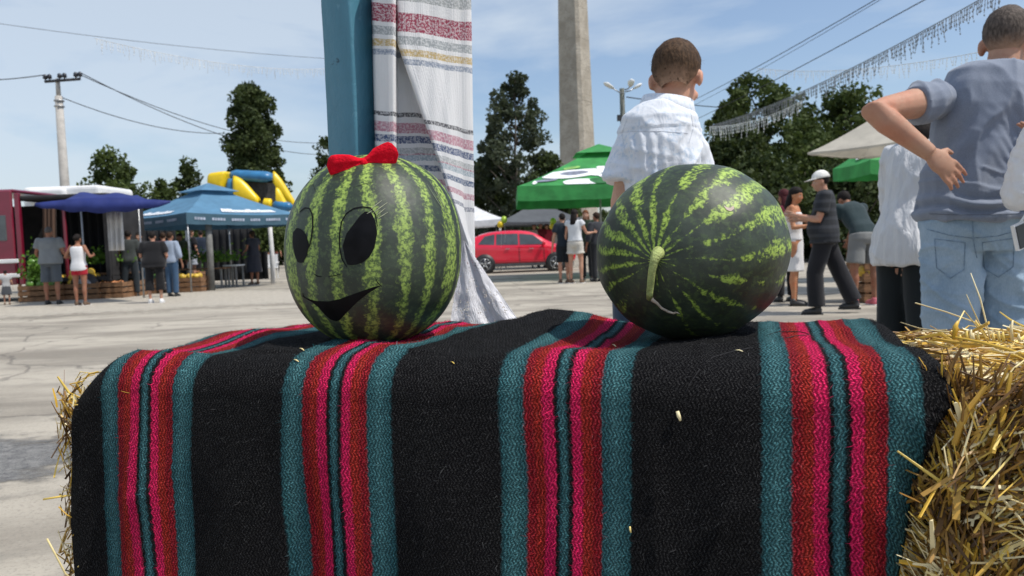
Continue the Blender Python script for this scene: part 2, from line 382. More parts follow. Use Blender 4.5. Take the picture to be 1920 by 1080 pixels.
while z < zt:                                # stacked cast blocks of the chamfered square shaft, with thin recessed joints
    r0, r1 = rb(z), rb(z + h); m_ = MB()
    prof = [(0.0, r0 - 0.012), (0.012, r0 - 0.012), (0.013, r0), (h * .5, (r0 + r1) / 2), (h - 0.013, r1), (h - 0.012, r1 - 0.012), (h, r1 - 0.012)]
    rs = []
    for q, r in prof:
        ring = []
        for a in range(4):
            for e in (-1, 1):
                an = R(90 * a + 45 + e * 37 + 10); ring.append(Vector((r * math.cos(an) * .98, r * math.sin(an) * .98, z + q)))
        rs.append(ring)
    m_.rings(rs); m_.build('shaft_block', g.m, root, smooth=False); z += h
# ================================================================== stalls, tents, vehicles on the left
METAL = plain('grey_metal', (0.35, 0.36, 0.37), 0.4, 0.2, 10, metal=0.7)
WHITE_M = plain('white_paint', (0.75, 0.75, 0.74), 0.45, 0.06, 3)
BLACKP = plain('black_plastic', (0.02, 0.02, 0.022), 0.5, 0.3, 10)
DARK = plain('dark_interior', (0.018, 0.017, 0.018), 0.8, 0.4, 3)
GLASS = plain('tinted_glass', (0.06, 0.07, 0.075), 0.05, 0.2, 3, spec=0.8)
def ptent(label, cat, cx, cy, half, rim, val, apex, m, rz=0.0, cap=0.18, pole_m=METAL, name='market_tent', valm=None, sag=0.06, legs=True, center_pole=False, ratio=1.0):
    """square pyramid canopy on legs with a hanging valance; returns (root, roof surface function)"""
    root = empty(name, (cx, cy, 0), rz, label=label, cat=cat)
    hx, hy = half, half * ratio
    cs = [(-hx, -hy), (hx, -hy), (hx, hy), (-hx, hy)]
    mb = MB(); n = 10; rows = 9
    for s_ in range(4):
        (x0, y0), (x1, y1) = cs[s_], cs[(s_ + 1) % 4]
        rs = []
        for i in range(rows + 1):
            t = i / rows * (1 - cap * 0.5); ring = []
            for j in range(n + 1):
                q = j / n; e = 4 * q * (1 - q)
                z = rim + (apex - rim) * (t ** 1.12) - sag * e * (1 - t) - sag * 0.4 * math.sin(t * 3.14)
                ring.append(Vector(((x0 + (x1 - x0) * q) * (1 - t), (y0 + (y1 - y0) * q) * (1 - t), z)))
            rs.append(ring)
        mb.rings(rs, caps=False, closed=False)
    mb.build('canopy', m, root, smooth=True)
    if cap:
        c_ = MB(); t = 1 - cap; zc = rim + (apex - rim) * (t ** 1.12) + 0.10
        b = [Vector((x * cap * 1.15, y * cap * 1.15, zc)) for x, y in cs]
        c_.add(b + [Vector((0, 0, apex + 0.06))], [(0, 1, 4), (1, 2, 4), (2, 3, 4), (3, 0, 4)])
        c_.build('vent_cap', m, root, smooth=False)
    v_ = MB(); per = []
    for s_ in range(4):
        (x0, y0), (x1, y1) = cs[s_], cs[(s_ + 1) % 4]
        for j in range(12):
            q = j / 12; e = 4 * q * (1 - q); per.append((x0 + (x1 - x0) * q, y0 + (y1 - y0) * q, sag * e, j))
    t0 = [Vector((x * 1.004, y * 1.004, rim - e + 0.004)) for x, y, e, j in per]; t1 = [Vector((x * 1.004, y * 1.004, rim - e * 0.6 - val - 0.012 * (j % 2))) for x, y, e, j in per]
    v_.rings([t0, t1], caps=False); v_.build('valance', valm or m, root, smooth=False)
    if legs:
        for x, y in cs: MB().tube([(x * .97, y * .97, 0), (x * .97, y * .97, rim)], 0.022, 6).build('leg', pole_m, root)
        for s_ in range(4):
            (x0, y0), (x1, y1) = cs[s_], cs[(s_ + 1) % 4]
            MB().tube([(x0 * .97, y0 * .97, rim - .06), (x1 * .97, y1 * .97, rim - .06)], 0.014, 6).build('roof_rail', pole_m, root)
    if center_pole: MB().tube([(0, 0, 0), (0, 0, apex)], 0.03, 8).build('pole', pole_m, root)
    return root
def canvas(name, c, amt=0.12):
    g = N(name); v = g.coord('Object'); f = g.noise(v, 2.5, 5); k = g.mix(g.ss(f, 0.3, 0.7), tuple(x * (1 - amt) for x in c), tuple(min(1, x * (1 + amt)) for x in c))
    g.col(k).p(Roughness=0.7); tr = g.n('BsdfTranslucent'); g.set(tr.inputs[0], k); ms = g.n('MixShader'); ms.inputs[0].default_value = 0.22
    g.t.links.new(g.b.outputs[0], ms.inputs[1]); g.t.links.new(tr.outputs[0], ms.inputs[2]); g.t.links.new(ms.outputs[0], g.out.inputs['Surface'])
    g.bump(g.noise(g.coord('Object', (1, 1, 1)), 4, 3), 0.3, 0.05); MATS[name] = g.m; return g.m
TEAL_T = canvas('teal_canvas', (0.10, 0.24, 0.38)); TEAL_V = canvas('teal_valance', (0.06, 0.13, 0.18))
GREEN_C = canvas('green_canvas', (0.045, 0.30, 0.075), 0.2); BEIGE = canvas('beige_canvas', (0.50, 0.47, 0.40)); GREYC = canvas('grey_canvas', (0.10, 0.11, 0.12)); WHITEC = canvas('white_canvas', (0.78, 0.79, 0.80))
BLUEC = canvas('blue_canvas', (0.020, 0.036, 0.19), 0.15)

# teal tent: corner towards us at column 390
Yc = 20.5; pc = P(390, 412, Yc); pl = P(228, 400, Yc + 3.0)
cx = XZ(388, Yc + 2.3, 2.2); rim = P(390, 397, Yc).z
hd = (P(548, 400, Yc + 2.3).x - P(226, 400, Yc + 2.3).x) / 2
half = hd / math.sqrt(2) * 1.02; apex = P(388, 347, Yc + hd).z
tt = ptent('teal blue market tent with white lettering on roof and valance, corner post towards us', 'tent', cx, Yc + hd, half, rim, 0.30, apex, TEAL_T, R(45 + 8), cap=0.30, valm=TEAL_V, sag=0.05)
# flat white printing on the two visible roof slopes and the valance (word shaped runs of letters, too blurred to read)
PRW = plain('white_print', (0.78, 0.80, 0.82), 0.6, 0.05, 10)
def slope_print(root, half, rim, apex, side, runs, m, name='printed_letters', lift=0.02, sag=0.05):
    cs = [(-half, -half), (half, -half), (half, half), (-half, half)]; (x0, y0), (x1, y1) = cs[side], cs[(side + 1) % 4]
    nrm = Vector(((y1 - y0), -(x1 - x0), 0)).normalized()
    def pt(q, t, l=lift):
        e = 4 * q * (1 - q); z = rim + (apex - rim) * (max(t, 0) ** 1.12) - sag * e * (1 - t) - sag * .4 * math.sin(t * 3.14)
        return Vector(((x0 + (x1 - x0) * q) * (1 - t), (y0 + (y1 - y0) * q) * (1 - t), z + l)) + nrm * l
    return pt
rl = random.Random(5)
for side in (0, 3):
    pt = slope_print(tt, half, rim, apex, side, None, PRW); mb = MB()
    q = 0.30 if side == 0 else 0.22; q1 = 0.82 if side == 0 else 0.72
    while q < q1:
        w = rl.uniform(0.018, 0.03); h = rl.choice((0.085, 0.085, 0.12)); b = 0.10
        o1 = [pt(q, b), pt(q + w, b), pt(q + w, b + h), pt(q, b + h)]; mb.add(o1, [(0, 1, 2, 3)])
        q += w + 0.006
    mb.build('printed_letters', PRW, tt, smooth=False, kind='stuff')
    cs = [(-half, -half), (half, -half), (half, half), (-half, half)]; (x0, y0), (x1, y1) = cs[side], cs[(side + 1) % 4]
    nrm = Vector(((y1 - y0), -(x1 - x0), 0)).normalized() * 0.02; mb = MB(); q = 0.06
    while q < 0.93:
        for k_ in range(rl.randint(4, 6)):
            w = 0.018
            a = [Vector((x0 + (x1 - x0) * u, y0 + (y1 - y0) * u, rim - z_ - 4 * u * (1 - u) * 0.05)) * 1.0 + nrm for u, z_ in ((q, .17), (q + w, .17), (q + w, .10), (q, .10))]
            mb.add(a, [(0, 1, 2, 3)]); q += w + 0.005
        q += 0.05
    mb.build('printed_letters', plain('pale_print', (0.35, 0.40, 0.50), 0.6), tt, smooth=False, kind='stuff')

# royal blue canopy on two poles, seen low over the fruit
def tarp(label, pts_px, m, name='tarpaulin_canopy', poles=(), sagk=0.12, cat='canopy'):
    """pts_px: four corners (px,py,Y): front left, front right, back right, back left"""
    c = [P(*q) for q in pts_px]; o = Vector((c[0].x, c[0].y, 0)); root = empty(name, o, label=label, cat=cat)
    n = 16; rs = []
    for i in range(n + 1):
        r = []
        for j in range(n + 1):
            u, w = j / n, i / n; p = c[0] * (1 - u) * (1 - w) + c[1] * u * (1 - w) + c[2] * u * w + c[3] * (1 - u) * w
            p = p - o; p.z -= sagk * 16 * u * (1 - u) * w * (1 - w) * 0.3 + 0.03 * math.sin(u * 11 + w * 4) - sagk * math.sin(math.pi * w) * (-1.0) * 0.6; r.append(p)
        rs.append(r)
    m_ = MB(); m_.rings(rs, caps=False, closed=False); cp = m_.build('canopy', m, root)
    s = cp.modifiers.new('s', 'SOLIDIFY'); s.thickness = 0.012
    for (px, py, Y) in poles:
        q = P(px, py, Y) - o; MB().tube([(q.x, q.y, 0), (q.x, q.y, q.z)], 0.02, 6).build('pole', METAL, root)
    return root
tarp('royal blue canopy stretched out from the maroon van over the fruit', ((66, 384, 16.5), (320, 379, 16.8), (258, 364, 18.6), (150, 362, 18.6)), BLUEC, sagk=0.08, poles=((150, 366, 18.55), (258, 368, 18.55)))
mb = MB()                                   # its sagging front skirt
c0, c1 = P(66, 383, 16.45), P(320, 379, 16.75); rs = []
for j in range(25):
    u = j / 24; p = c0.lerp(c1, u); d = 0.05 + 0.17 * math.sin(math.pi * u) ** 0.8 + 0.02 * math.sin(u * 30)
    rs.append([p + Vector((0, 0, 0.03 + .09 * math.sin(math.pi * u))), p + Vector((0, -0.04 + .02 * math.sin(u * 40), -d + 0.02))])
mb.rings(rs, caps=False, closed=False)
o_ = mb.build('canopy_skirt', BLUEC, None); o_.modifiers.new('s', 'SOLIDIFY').thickness = 0.01
for o in C.objects:
    if o.name.startswith('tarpaulin_canopy') and o.type == 'EMPTY': o_.parent = o; o_.location = -o.location; break

# inflatable slide
YEL = plain('yellow_vinyl', (0.80, 0.56, 0.01), 0.35, 0.08, 3); BLV = plain('blue_vinyl', (0.03, 0.16, 0.33), 0.35, 0.2, 3); NET = plain('dark_net', (0.03, 0.03, 0.03), 0.8, 0.5, 9)
Ys = 36; root = empty('inflatable_slide', (XZ(470, Ys, 0), Ys, 0), label='yellow and blue inflatable slide standing behind the teal tent', cat='slide')
o = Vector(root.location)
def Q(px, py, Y): return P(px, py, Y) - o
def fat(name, m, a, b, r, n=12, k=7):
    a, b = Vector(a), Vector(b); mm = MB(); pts = [a.lerp(b, i / k) for i in range(k + 1)]
    mm.tube(pts, [r * (0.55 if i in (0, k) else 0.95 + 0.05 * (i % 2)) for i in range(k + 1)], n); return mm.build(name, m, root)
mm = MB(); pa = [Q(392, 325, 36), Q(428, 320, 36), Q(422, 357, 36), Q(390, 347, 36)]
mm.rings([[p + Vector((0, -0.35, 0)) for p in [pa[0].lerp(sum(pa, Vector()) / 4, .1), pa[1].lerp(sum(pa, Vector()) / 4, .1), pa[2].lerp(sum(pa, Vector()) / 4, .1), pa[3].lerp(sum(pa, Vector()) / 4, .1)]], pa, [p + Vector((0, 1.2, 0)) for p in pa]])
yp = mm.build('end_panel', YEL, root); bv = yp.modifiers.new('b', 'BEVEL'); bv.width = 0.16; bv.segments = 4
fat('top_roll', BLV, Q(432, 329, 36.1), Q(510, 333, 36.1), 0.24)
fat('top_roll', BLV, Q(432, 326, 38.0), Q(512, 330, 38.0), 0.22)
fat('upright', BLV, Q(433, 335, 36), Q(438, 440, 36), 0.24)
def wall(px0, py0, px1, py1, Y, th, nm='side_wall'):
    a0, a1 = Q(px0, py0, Y), Q(px1, py1, Y); mm = MB(); rs = []
    for i in range(10):
        t = i / 9; c = a0.lerp(a1, t); h = (1.25 * (1 - t) + 0.45 * t) * (0.85 + .3 * math.sin(math.pi * t))
        rs.append([c + Vector((0, th * .5 * math.cos(q), h * .55 * math.sin(q))) for q in [2 * math.pi * k / 12 for k in range(12)]])
    mm.rings(rs); return mm.build(nm, YEL, root)
wall(440, 352, 486, 378, 35.9, 0.5); wall(514, 343, 552, 382, 37.6, 0.4, 'side_wall'); wall(519, 375, 537, 386, 35.9, 0.4, 'side_wall')
mm = MB(); mm.add([Q(444, 340, 36.2), Q(512, 343, 36.4), Q(535, 376, 36.4), Q(492, 384, 36.2), Q(492, 384, 37.0), Q(444, 340, 37.0), Q(512, 343, 37.2), Q(535, 376, 37.2)], [(0, 1, 2, 3), (5, 4, 7, 6), (0, 3, 4, 5), (1, 6, 7, 2), (0, 5, 6, 1), (3, 2, 7, 4)])
mm.build('safety_net', NET, root, smooth=False)
fat('lower_roll', BLV, Q(512, 384, 35.8), Q(548, 389, 35.8), 0.22)
fat('landing_cushion', YEL, Q(494, 381, 35.8), Q(510, 382, 35.8), 0.24)

# maroon van with its side opened, and a pale box truck behind it
MAROON = plain('maroon_paint', (0.17, 0.008, 0.028), 0.28, 0.12, 2, coat=0.6)
Yv = 19.0; vx1 = P(30, 450, Yv).x; vtop = P(10, 357, Yv).z; vx0 = vx1 - 3.0
root = empty('maroon_van', (vx1, Yv, 0), label='maroon van at the left edge with its side door open on a dark load bay', cat='van')
def vbox(nm, m, x0, x1, y0, y1, z0, z1, bev=0.05):
    o_ = MB().box(((x0 + x1) / 2, (y0 + y1) / 2, (z0 + z1) / 2), (x1 - x0, y1 - y0, z1 - z0)).build(nm, m, root, smooth=False)
    if bev: b = o_.modifiers.new('b', 'BEVEL'); b.width = bev; b.segments = 3
    return o_
vbox('body_panel', MAROON, -3.0, 0, -0.08, 0.0, 0.42, vtop)
vbox('side_window', GLASS, -1.25, -0.16, -0.095, -0.06, 1.50, 2.12, 0.03)
vbox('side_window', GLASS, -2.75, -1.55, -0.095, -0.06, 1.50, 2.12, 0.03)
vbox('roof', MAROON, -3.0, 0.02, 0.0, 1.9, vtop - 0.06, vtop + 0.03)
vbox('door_pillar', MAROON, 0.04, 0.16, -0.05, 0.06, 0.42, vtop - 0.07, 0.02)
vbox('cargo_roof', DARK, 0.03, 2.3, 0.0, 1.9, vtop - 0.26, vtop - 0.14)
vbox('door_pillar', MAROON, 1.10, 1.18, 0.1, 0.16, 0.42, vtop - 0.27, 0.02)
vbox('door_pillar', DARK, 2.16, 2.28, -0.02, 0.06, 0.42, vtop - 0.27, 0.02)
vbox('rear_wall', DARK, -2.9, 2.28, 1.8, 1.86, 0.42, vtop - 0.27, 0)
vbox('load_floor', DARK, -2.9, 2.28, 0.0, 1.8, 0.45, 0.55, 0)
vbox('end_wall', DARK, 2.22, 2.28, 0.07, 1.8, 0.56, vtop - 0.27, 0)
vbox('white_trim', WHITE_M, -2.6, 0.1, -0.13, -0.09, 0.95, 1.05, 0.02)
vbox('white_trim', WHITE_M, -2.6, 0.1, -0.13, -0.09, 0.60, 0.70, 0.02)
for wx in (-2.3, 1.65):
    MB().tube([(wx, -0.12, 0.33), (wx, 0.12, 0.33)], 0.33, 20).build('wheel', BLACKP, root); MB().tube([(wx, -0.135, 0.33), (wx, -0.11, 0.33)], 0.19, 16).build('hub_cap', METAL, root)
cur = MB(); rs = []
for j in range(14):
    u = j / 13; rs.append([Vector((0.72 + u * 0.33 - 0.1 * w, -0.02 + 0.05 * math.sin(u * 22), 2.35 - 1.65 * w)) for w in (0, .3, .6, 1)])
cur.rings(rs, caps=False, closed=False); cur.build('brown_curtain', cloth('brown_cloth', (0.11, 0.065, 0.045)), root)

Yt = 24; bx0, bx1 = P(42, 380, Yt).x, P(188, 380, Yt).x; zt_ = P(100, 349, Yt).z
root = empty('box_truck', ((bx0 + bx1) / 2, Yt, 0), label='white box truck whose pale roof shows above the maroon van', cat='truck')
w_ = (bx1 - bx0) / 2
DT = 2.2
vbox('cargo_box', WHITE_M, -w_, w_, 0, DT, 0.9, zt_, 0.12)
vbox('roof_fairing', WHITE_M, -w_ * .75, w_ * .2, -0.25, 0.0, zt_ - 0.55, zt_ - 0.08, 0.1); vbox('marker_lamp', BLACKP, -w_ * .6, -w_ * .45, -0.29, -0.24, zt_ - 0.40, zt_ - 0.26, 0.02)
vbox('chassis', DARK, -w_ * .8, w_ * .8, 0.1, DT, 0.45, 0.88, 0.02)
for sx in (-1, 1):
    for yy in (0.5, 1.7): MB().tube([(sx * w_ * .82 - .12, yy, .42), (sx * w_ * .82 + .12, yy, .42)], 0.42, 18).build('wheel', BLACKP, root)

# dark tarpaulin wall closing the stall under the blue canopy and the back of the teal tent
def hang(label, pxa, pxb, Y, ztop, zbot, m, folds=14, amp=0.05, name='hanging_tarpaulin', cat='tarpaulin', group=None):
    xa, xb = XZ(pxa, Y, 1.5), XZ(pxb, Y, 1.5); mb = MB(); rs = []; n = folds * 6
    for j in range(n + 1):
        u = j / n; rs.append([Vector(((xb - xa) * (u - .5), amp * math.sin(u * folds * 6.28) * (0.5 + w), ztop + (zbot - ztop) * w)) for w in (0, .25, .5, .75, 1)])
    mb.rings(rs, caps=False, closed=False); o = mb.build(name, m, None, loc=((xa + xb) / 2, Y, 0), label=label, cat=cat, group=group)
    o.modifiers.new('s', 'SOLIDIFY').thickness = 0.01; return o
BLACKC = cloth('black_tarp', (0.015, 0.016, 0.018)); WCLO = cloth('white_curtain', (0.62, 0.62, 0.62))
hang('black tarpaulin hung as a back wall under the blue canopy', 108, 210, 20.6, 2.5, 0.3, BLACKC, 6)
hang('white curtain tied back at the right end of the blue canopy', 203, 232, 17.6, P(215, 398, 17.6).z, P(215, 470, 17.6).z, WCLO, 3, 0.06, name='white_curtain', cat='curtain')
hang('dark tarpaulin wall behind the shoppers under the teal tent', 262, 330, 25.3, 2.1, 0.2, BLACKC, 6)
hang('long dark tarpaulin wall at the back of the teal tent', 395, 500, 26.4, 2.05, 0.1, BLACKC, 8)
for i, (px, lab) in enumerate(((352, 'pale rolled sheet standing just left of the teal tent corner post'), (507, 'pale rolled sheet standing at the right end of the teal tent'), (238, 'pale rolled sheet beside the tied back white curtain'))):
    Y = 24.5; x = XZ(px, Y, 1.5); MB().tube([(0, 0, 0), (0.02, 0, 0.9), (0, 0, 2.0)], [0.06, 0.075, 0.06], 10).build('rolled_sheet', WCLO, None, loc=(x, Y, 0), label=lab, cat='rolled sheet', group='pale rolled sheets under the teal tent')
MB().tube([(0, 0, 0), (0, 0, 1.95)], 0.085, 10).build('tent_weight_post', plain('grey_post', (0.16, 0.16, 0.15), 0.8), None, loc=(XZ(393, 21.2, 1.2), 21.2, 0), label='thick grey post under the front corner of the teal tent', cat='post')

# crates with produce
CRATE = plain('crate_wood', (0.20, 0.105, 0.05), 0.85, 0.4, 7, bump=0.4, stretch=(1, 1, 4))
GRN_M = plain('green_melon_skin', (0.09, 0.20, 0.03), 0.35, 0.5, 9); YEL_M = plain('yellow_melon_skin', (0.60, 0.40, 0.05), 0.4, 0.25, 12); TOM = plain('tomato_skin', (0.45, 0.03, 0.015), 0.3, 0.2, 5); PEACH = plain('peach_skin', (0.55, 0.22, 0.08), 0.5, 0.3, 9)
def crate_proto(w, d, h):
    root = empty('wooden_crate', (0, 0, 0))
    for z in (0.06, 0.19, 0.32):
        if z * (h / 0.4) > h: break
        for sy in (-1, 1): MB().box((0, sy * d / 2, z * h / .4), (w, 0.02, 0.10 * h / .4)).build('slat', CRATE, root, smooth=False)
        for sx in (-1, 1): MB().box((sx * (w / 2 - .012), 0, z * h / .4), (0.02, d - .03, 0.10 * h / .4)).build('slat', CRATE, root, smooth=False)
    for sx in (-1, 1):
        for sy in (-1, 1): MB().box((sx * (w / 2 - .05), sy * (d / 2 - .035), h / 2), (0.04, 0.04, h)).build('corner_block', CRATE, root, smooth=False)
    MB().box((0, 0, 0.015), (w - .06, d - .06, 0.02)).build('bottom', CRATE, root, smooth=False)
    return root
cproto = crate_proto(0.95, 0.55, 0.42); note_kids(cproto)
fr_me = {}
for nm, m, r in (('green_melon', GRN_M, (0.12, 0.12, 0.11)), ('yellow_melon', YEL_M, (0.10, 0.085, 0.085)), ('tomato', TOM, (0.05, 0.05, 0.045)), ('peach', PEACH, (0.045, 0.045, 0.04))):
    me = MB().ell((0, 0, 0), r, 12, 8).mesh(nm); me.materials.append(m); me.polygons.foreach_set('use_smooth', [True] * len(me.polygons)); fr_me[nm] = me
first = [True]
def crate(px, pyb, label, fruit, nfr, group='wooden fruit crates in front of the stalls', seed=0, stack=0, flab=None, rz=0.0):
    q = GR(px, pyb); rr = random.Random(seed)
    if first[0]: c = cproto; first[0] = False
    else: c = copy_tree(cproto)
    c.location = (q.x, q.y + 0.28, 0.42 * stack + 0.0); c.rotation_euler.z = rz; c['label'] = label; c['category'] = 'crate'; c['group'] = group
    if fruit:
        me = fr_me[fruit]; rad = {'green_melon': .12, 'yellow_melon': .095, 'tomato': .05, 'peach': .045}[fruit]; cols = max(2, int(0.9 / (rad * 2.02))); i = 0
        for k in range(nfr):
            ix, iy = k % cols, k // cols; rows = max(2, int(0.5 / (rad * 2.02))); lay = iy // rows; iy = iy % rows
            x = (ix - (cols - 1) / 2) * rad * 2.02 * (1 - .12 * lay); y = (iy - (rows - 1) / 2) * rad * 2.02
            o = bpy.data.objects.new(fruit, me); C.objects.link(o)
            o.location = (c.location.x + x + rr.uniform(-.01, .01), c.location.y + y, c.location.z + 0.36 + rad * .4 + lay * rad * 1.45 + rr.uniform(-.01, .015)); o.rotation_euler = (rr.uniform(0, 3), rr.uniform(0, 3), 0)
            tag(o, flab, fruit.replace('_', ' '), flab)
crate(72, 566, 'crate of green melons between the child in black and the man in grey', 'green_melon', 22, seed=1, flab='green melons heaped in the crate beside the child in black')
crate(88, 563, 'crate of yellow melons behind the legs of the man in grey', 'yellow_melon', 18, seed=2, flab='yellow melons in the crate behind the man in grey')
crate(150, 562, 'crate of yellow melons behind the woman in the white tank top', 'yellow_melon', 20, seed=3, flab='yellow melons in the crate behind the woman in white and red')
crate(195, 560, 'crate standing right of the woman in the white tank top', 'peach', 20, seed=4, flab='peaches in the crate right of the woman in white and red')
crate(222, 557, 'crate between the woman in white and the man in dark grey', None, 0, seed=5)
crate(196, 540, 'crate with tomatoes set further back under the blue canopy', 'tomato', 24, seed=6, flab='tomatoes in the crate under the blue canopy')
crate(262, 552, 'crate behind the legs of the man in the dark grey shirt', 'green_melon', 8, seed=7, flab='green melons in the crate behind the man in dark grey')
crate(352, 530, 'crate of greens just right of the person in jeans', 'peach', 18, seed=8, flab='peaches in the crate right of the person in jeans')
crate(392, 527, 'crate with green produce in front of the thick grey post', 'green_melon', 8, seed=9, flab='green melons in the crate by the thick grey post')
crate(430, 524, 'last crate at the right end of the crate row', None, 0, seed=10)
crate(345, 548, 'low crate of yellow fruit nearest to the road beside the jeans', 'yellow_melon', 8, seed=11, flab='yellow melons in the low crate beside the jeans')
# leafy produce heaps
def heap(px, py, Y, w, h, n, label, seed, m=None, size=0.09):
    rr = random.Random(seed); q = GR(px, py); x = XZ(px, Y, 0.5); pts = [(Vector((rr.gauss(0, w * .4), rr.gauss(0, .18), abs(rr.gauss(0, h * .5)))), rr.random()) for _ in range(n)]
    root = tag(cards('leafy_produce', pts, size, m or LEAF_GR, None, rr), label, kind='stuff'); root.location = (x, Y, P(px, py, Y).z)
LEAF_GR = leaf_mat('leaf_fresh', (0.05, 0.13, 0.015), (0.14, 0.26, 0.04))
def table(px0, px1, Y, h, label, m=CRATE, cloth_m=None):
    x0, x1 = XZ(px0, Y, h), XZ(px1, Y, h); root = empty('market_table', ((x0 + x1) / 2, Y, 0), label=label, cat='table'); w = (x1 - x0) / 2
    MB().box((0, 0, h - .02), (2 * w, 0.7, 0.04)).build('tabletop', m, root, smooth=False)
    for sx in (-1, 1):
        for sy in (-1, 1): MB().box((sx * (w - .06), sy * .3, (h - .04) / 2), (0.05, 0.05, h - .042)).build('leg', METAL, root, smooth=False)
    return root
table(180, 250, 19.8, 0.62, 'low wooden table loaded with greens under the blue canopy'); heap(205, 492, 19.6, 0.9, 0.35, 500, 'heap of dark leafy greens on the table under the blue canopy', 1)
table(340, 425, 23.0, 0.60, 'long wooden table behind the crates under the teal tent'); heap(408, 490, 22.8, 0.9, 0.3, 500, 'heap of bright leafy greens on the table left of the woman in the dark dress', 2)
heap(350, 486, 22.8, 0.35, 0.3, 260, 'small heap of greens on the table beside the person with the pale skirt', 3)
table(425, 452, 23.6, 0.66, 'pale table with silver trays left of the woman in the dark dress', WHITE_M)
heap(516, 470, 25.5, 0.9, 0.9, 900, 'bushy potted plants stacked between the teal tent and the watermelon', 4, LEAF_MID, 0.14)
heap(505, 440, 26.5, 0.4, 0.3, 260, 'hanging green plants at the right end of the teal tent', 5, LEAF_MID, 0.14)
heap(70, 520, 18.2, 0.25, 0.5, 420, 'heap of pale green cabbage leaves behind the child in black', 6, LEAF_GR, 0.09)
# chair and wheeled cart right of the dark dress
q = GR(508, 523); root = empty('garden_chair', (q.x, q.y, 0), label='pale plastic garden chair right of the woman in the dark dress', cat='chair')
MB().box((0, 0, .43), (.48, .45, .04)).build('seat', WHITE_M, root, smooth=False); MB().box((0, .22, .68), (.46, .04, .5)).build('backrest', WHITE_M, root, smooth=False)
for sx in (-1, 1):
    MB().box((sx * .25, 0, .62), (.04, .45, .04)).build('armrest', WHITE_M, root, smooth=False)
    for sy in (-1, 1): MB().box((sx * .21, sy * .2, .205), (.04, .04, .41)).build('leg', WHITE_M, root, smooth=False)

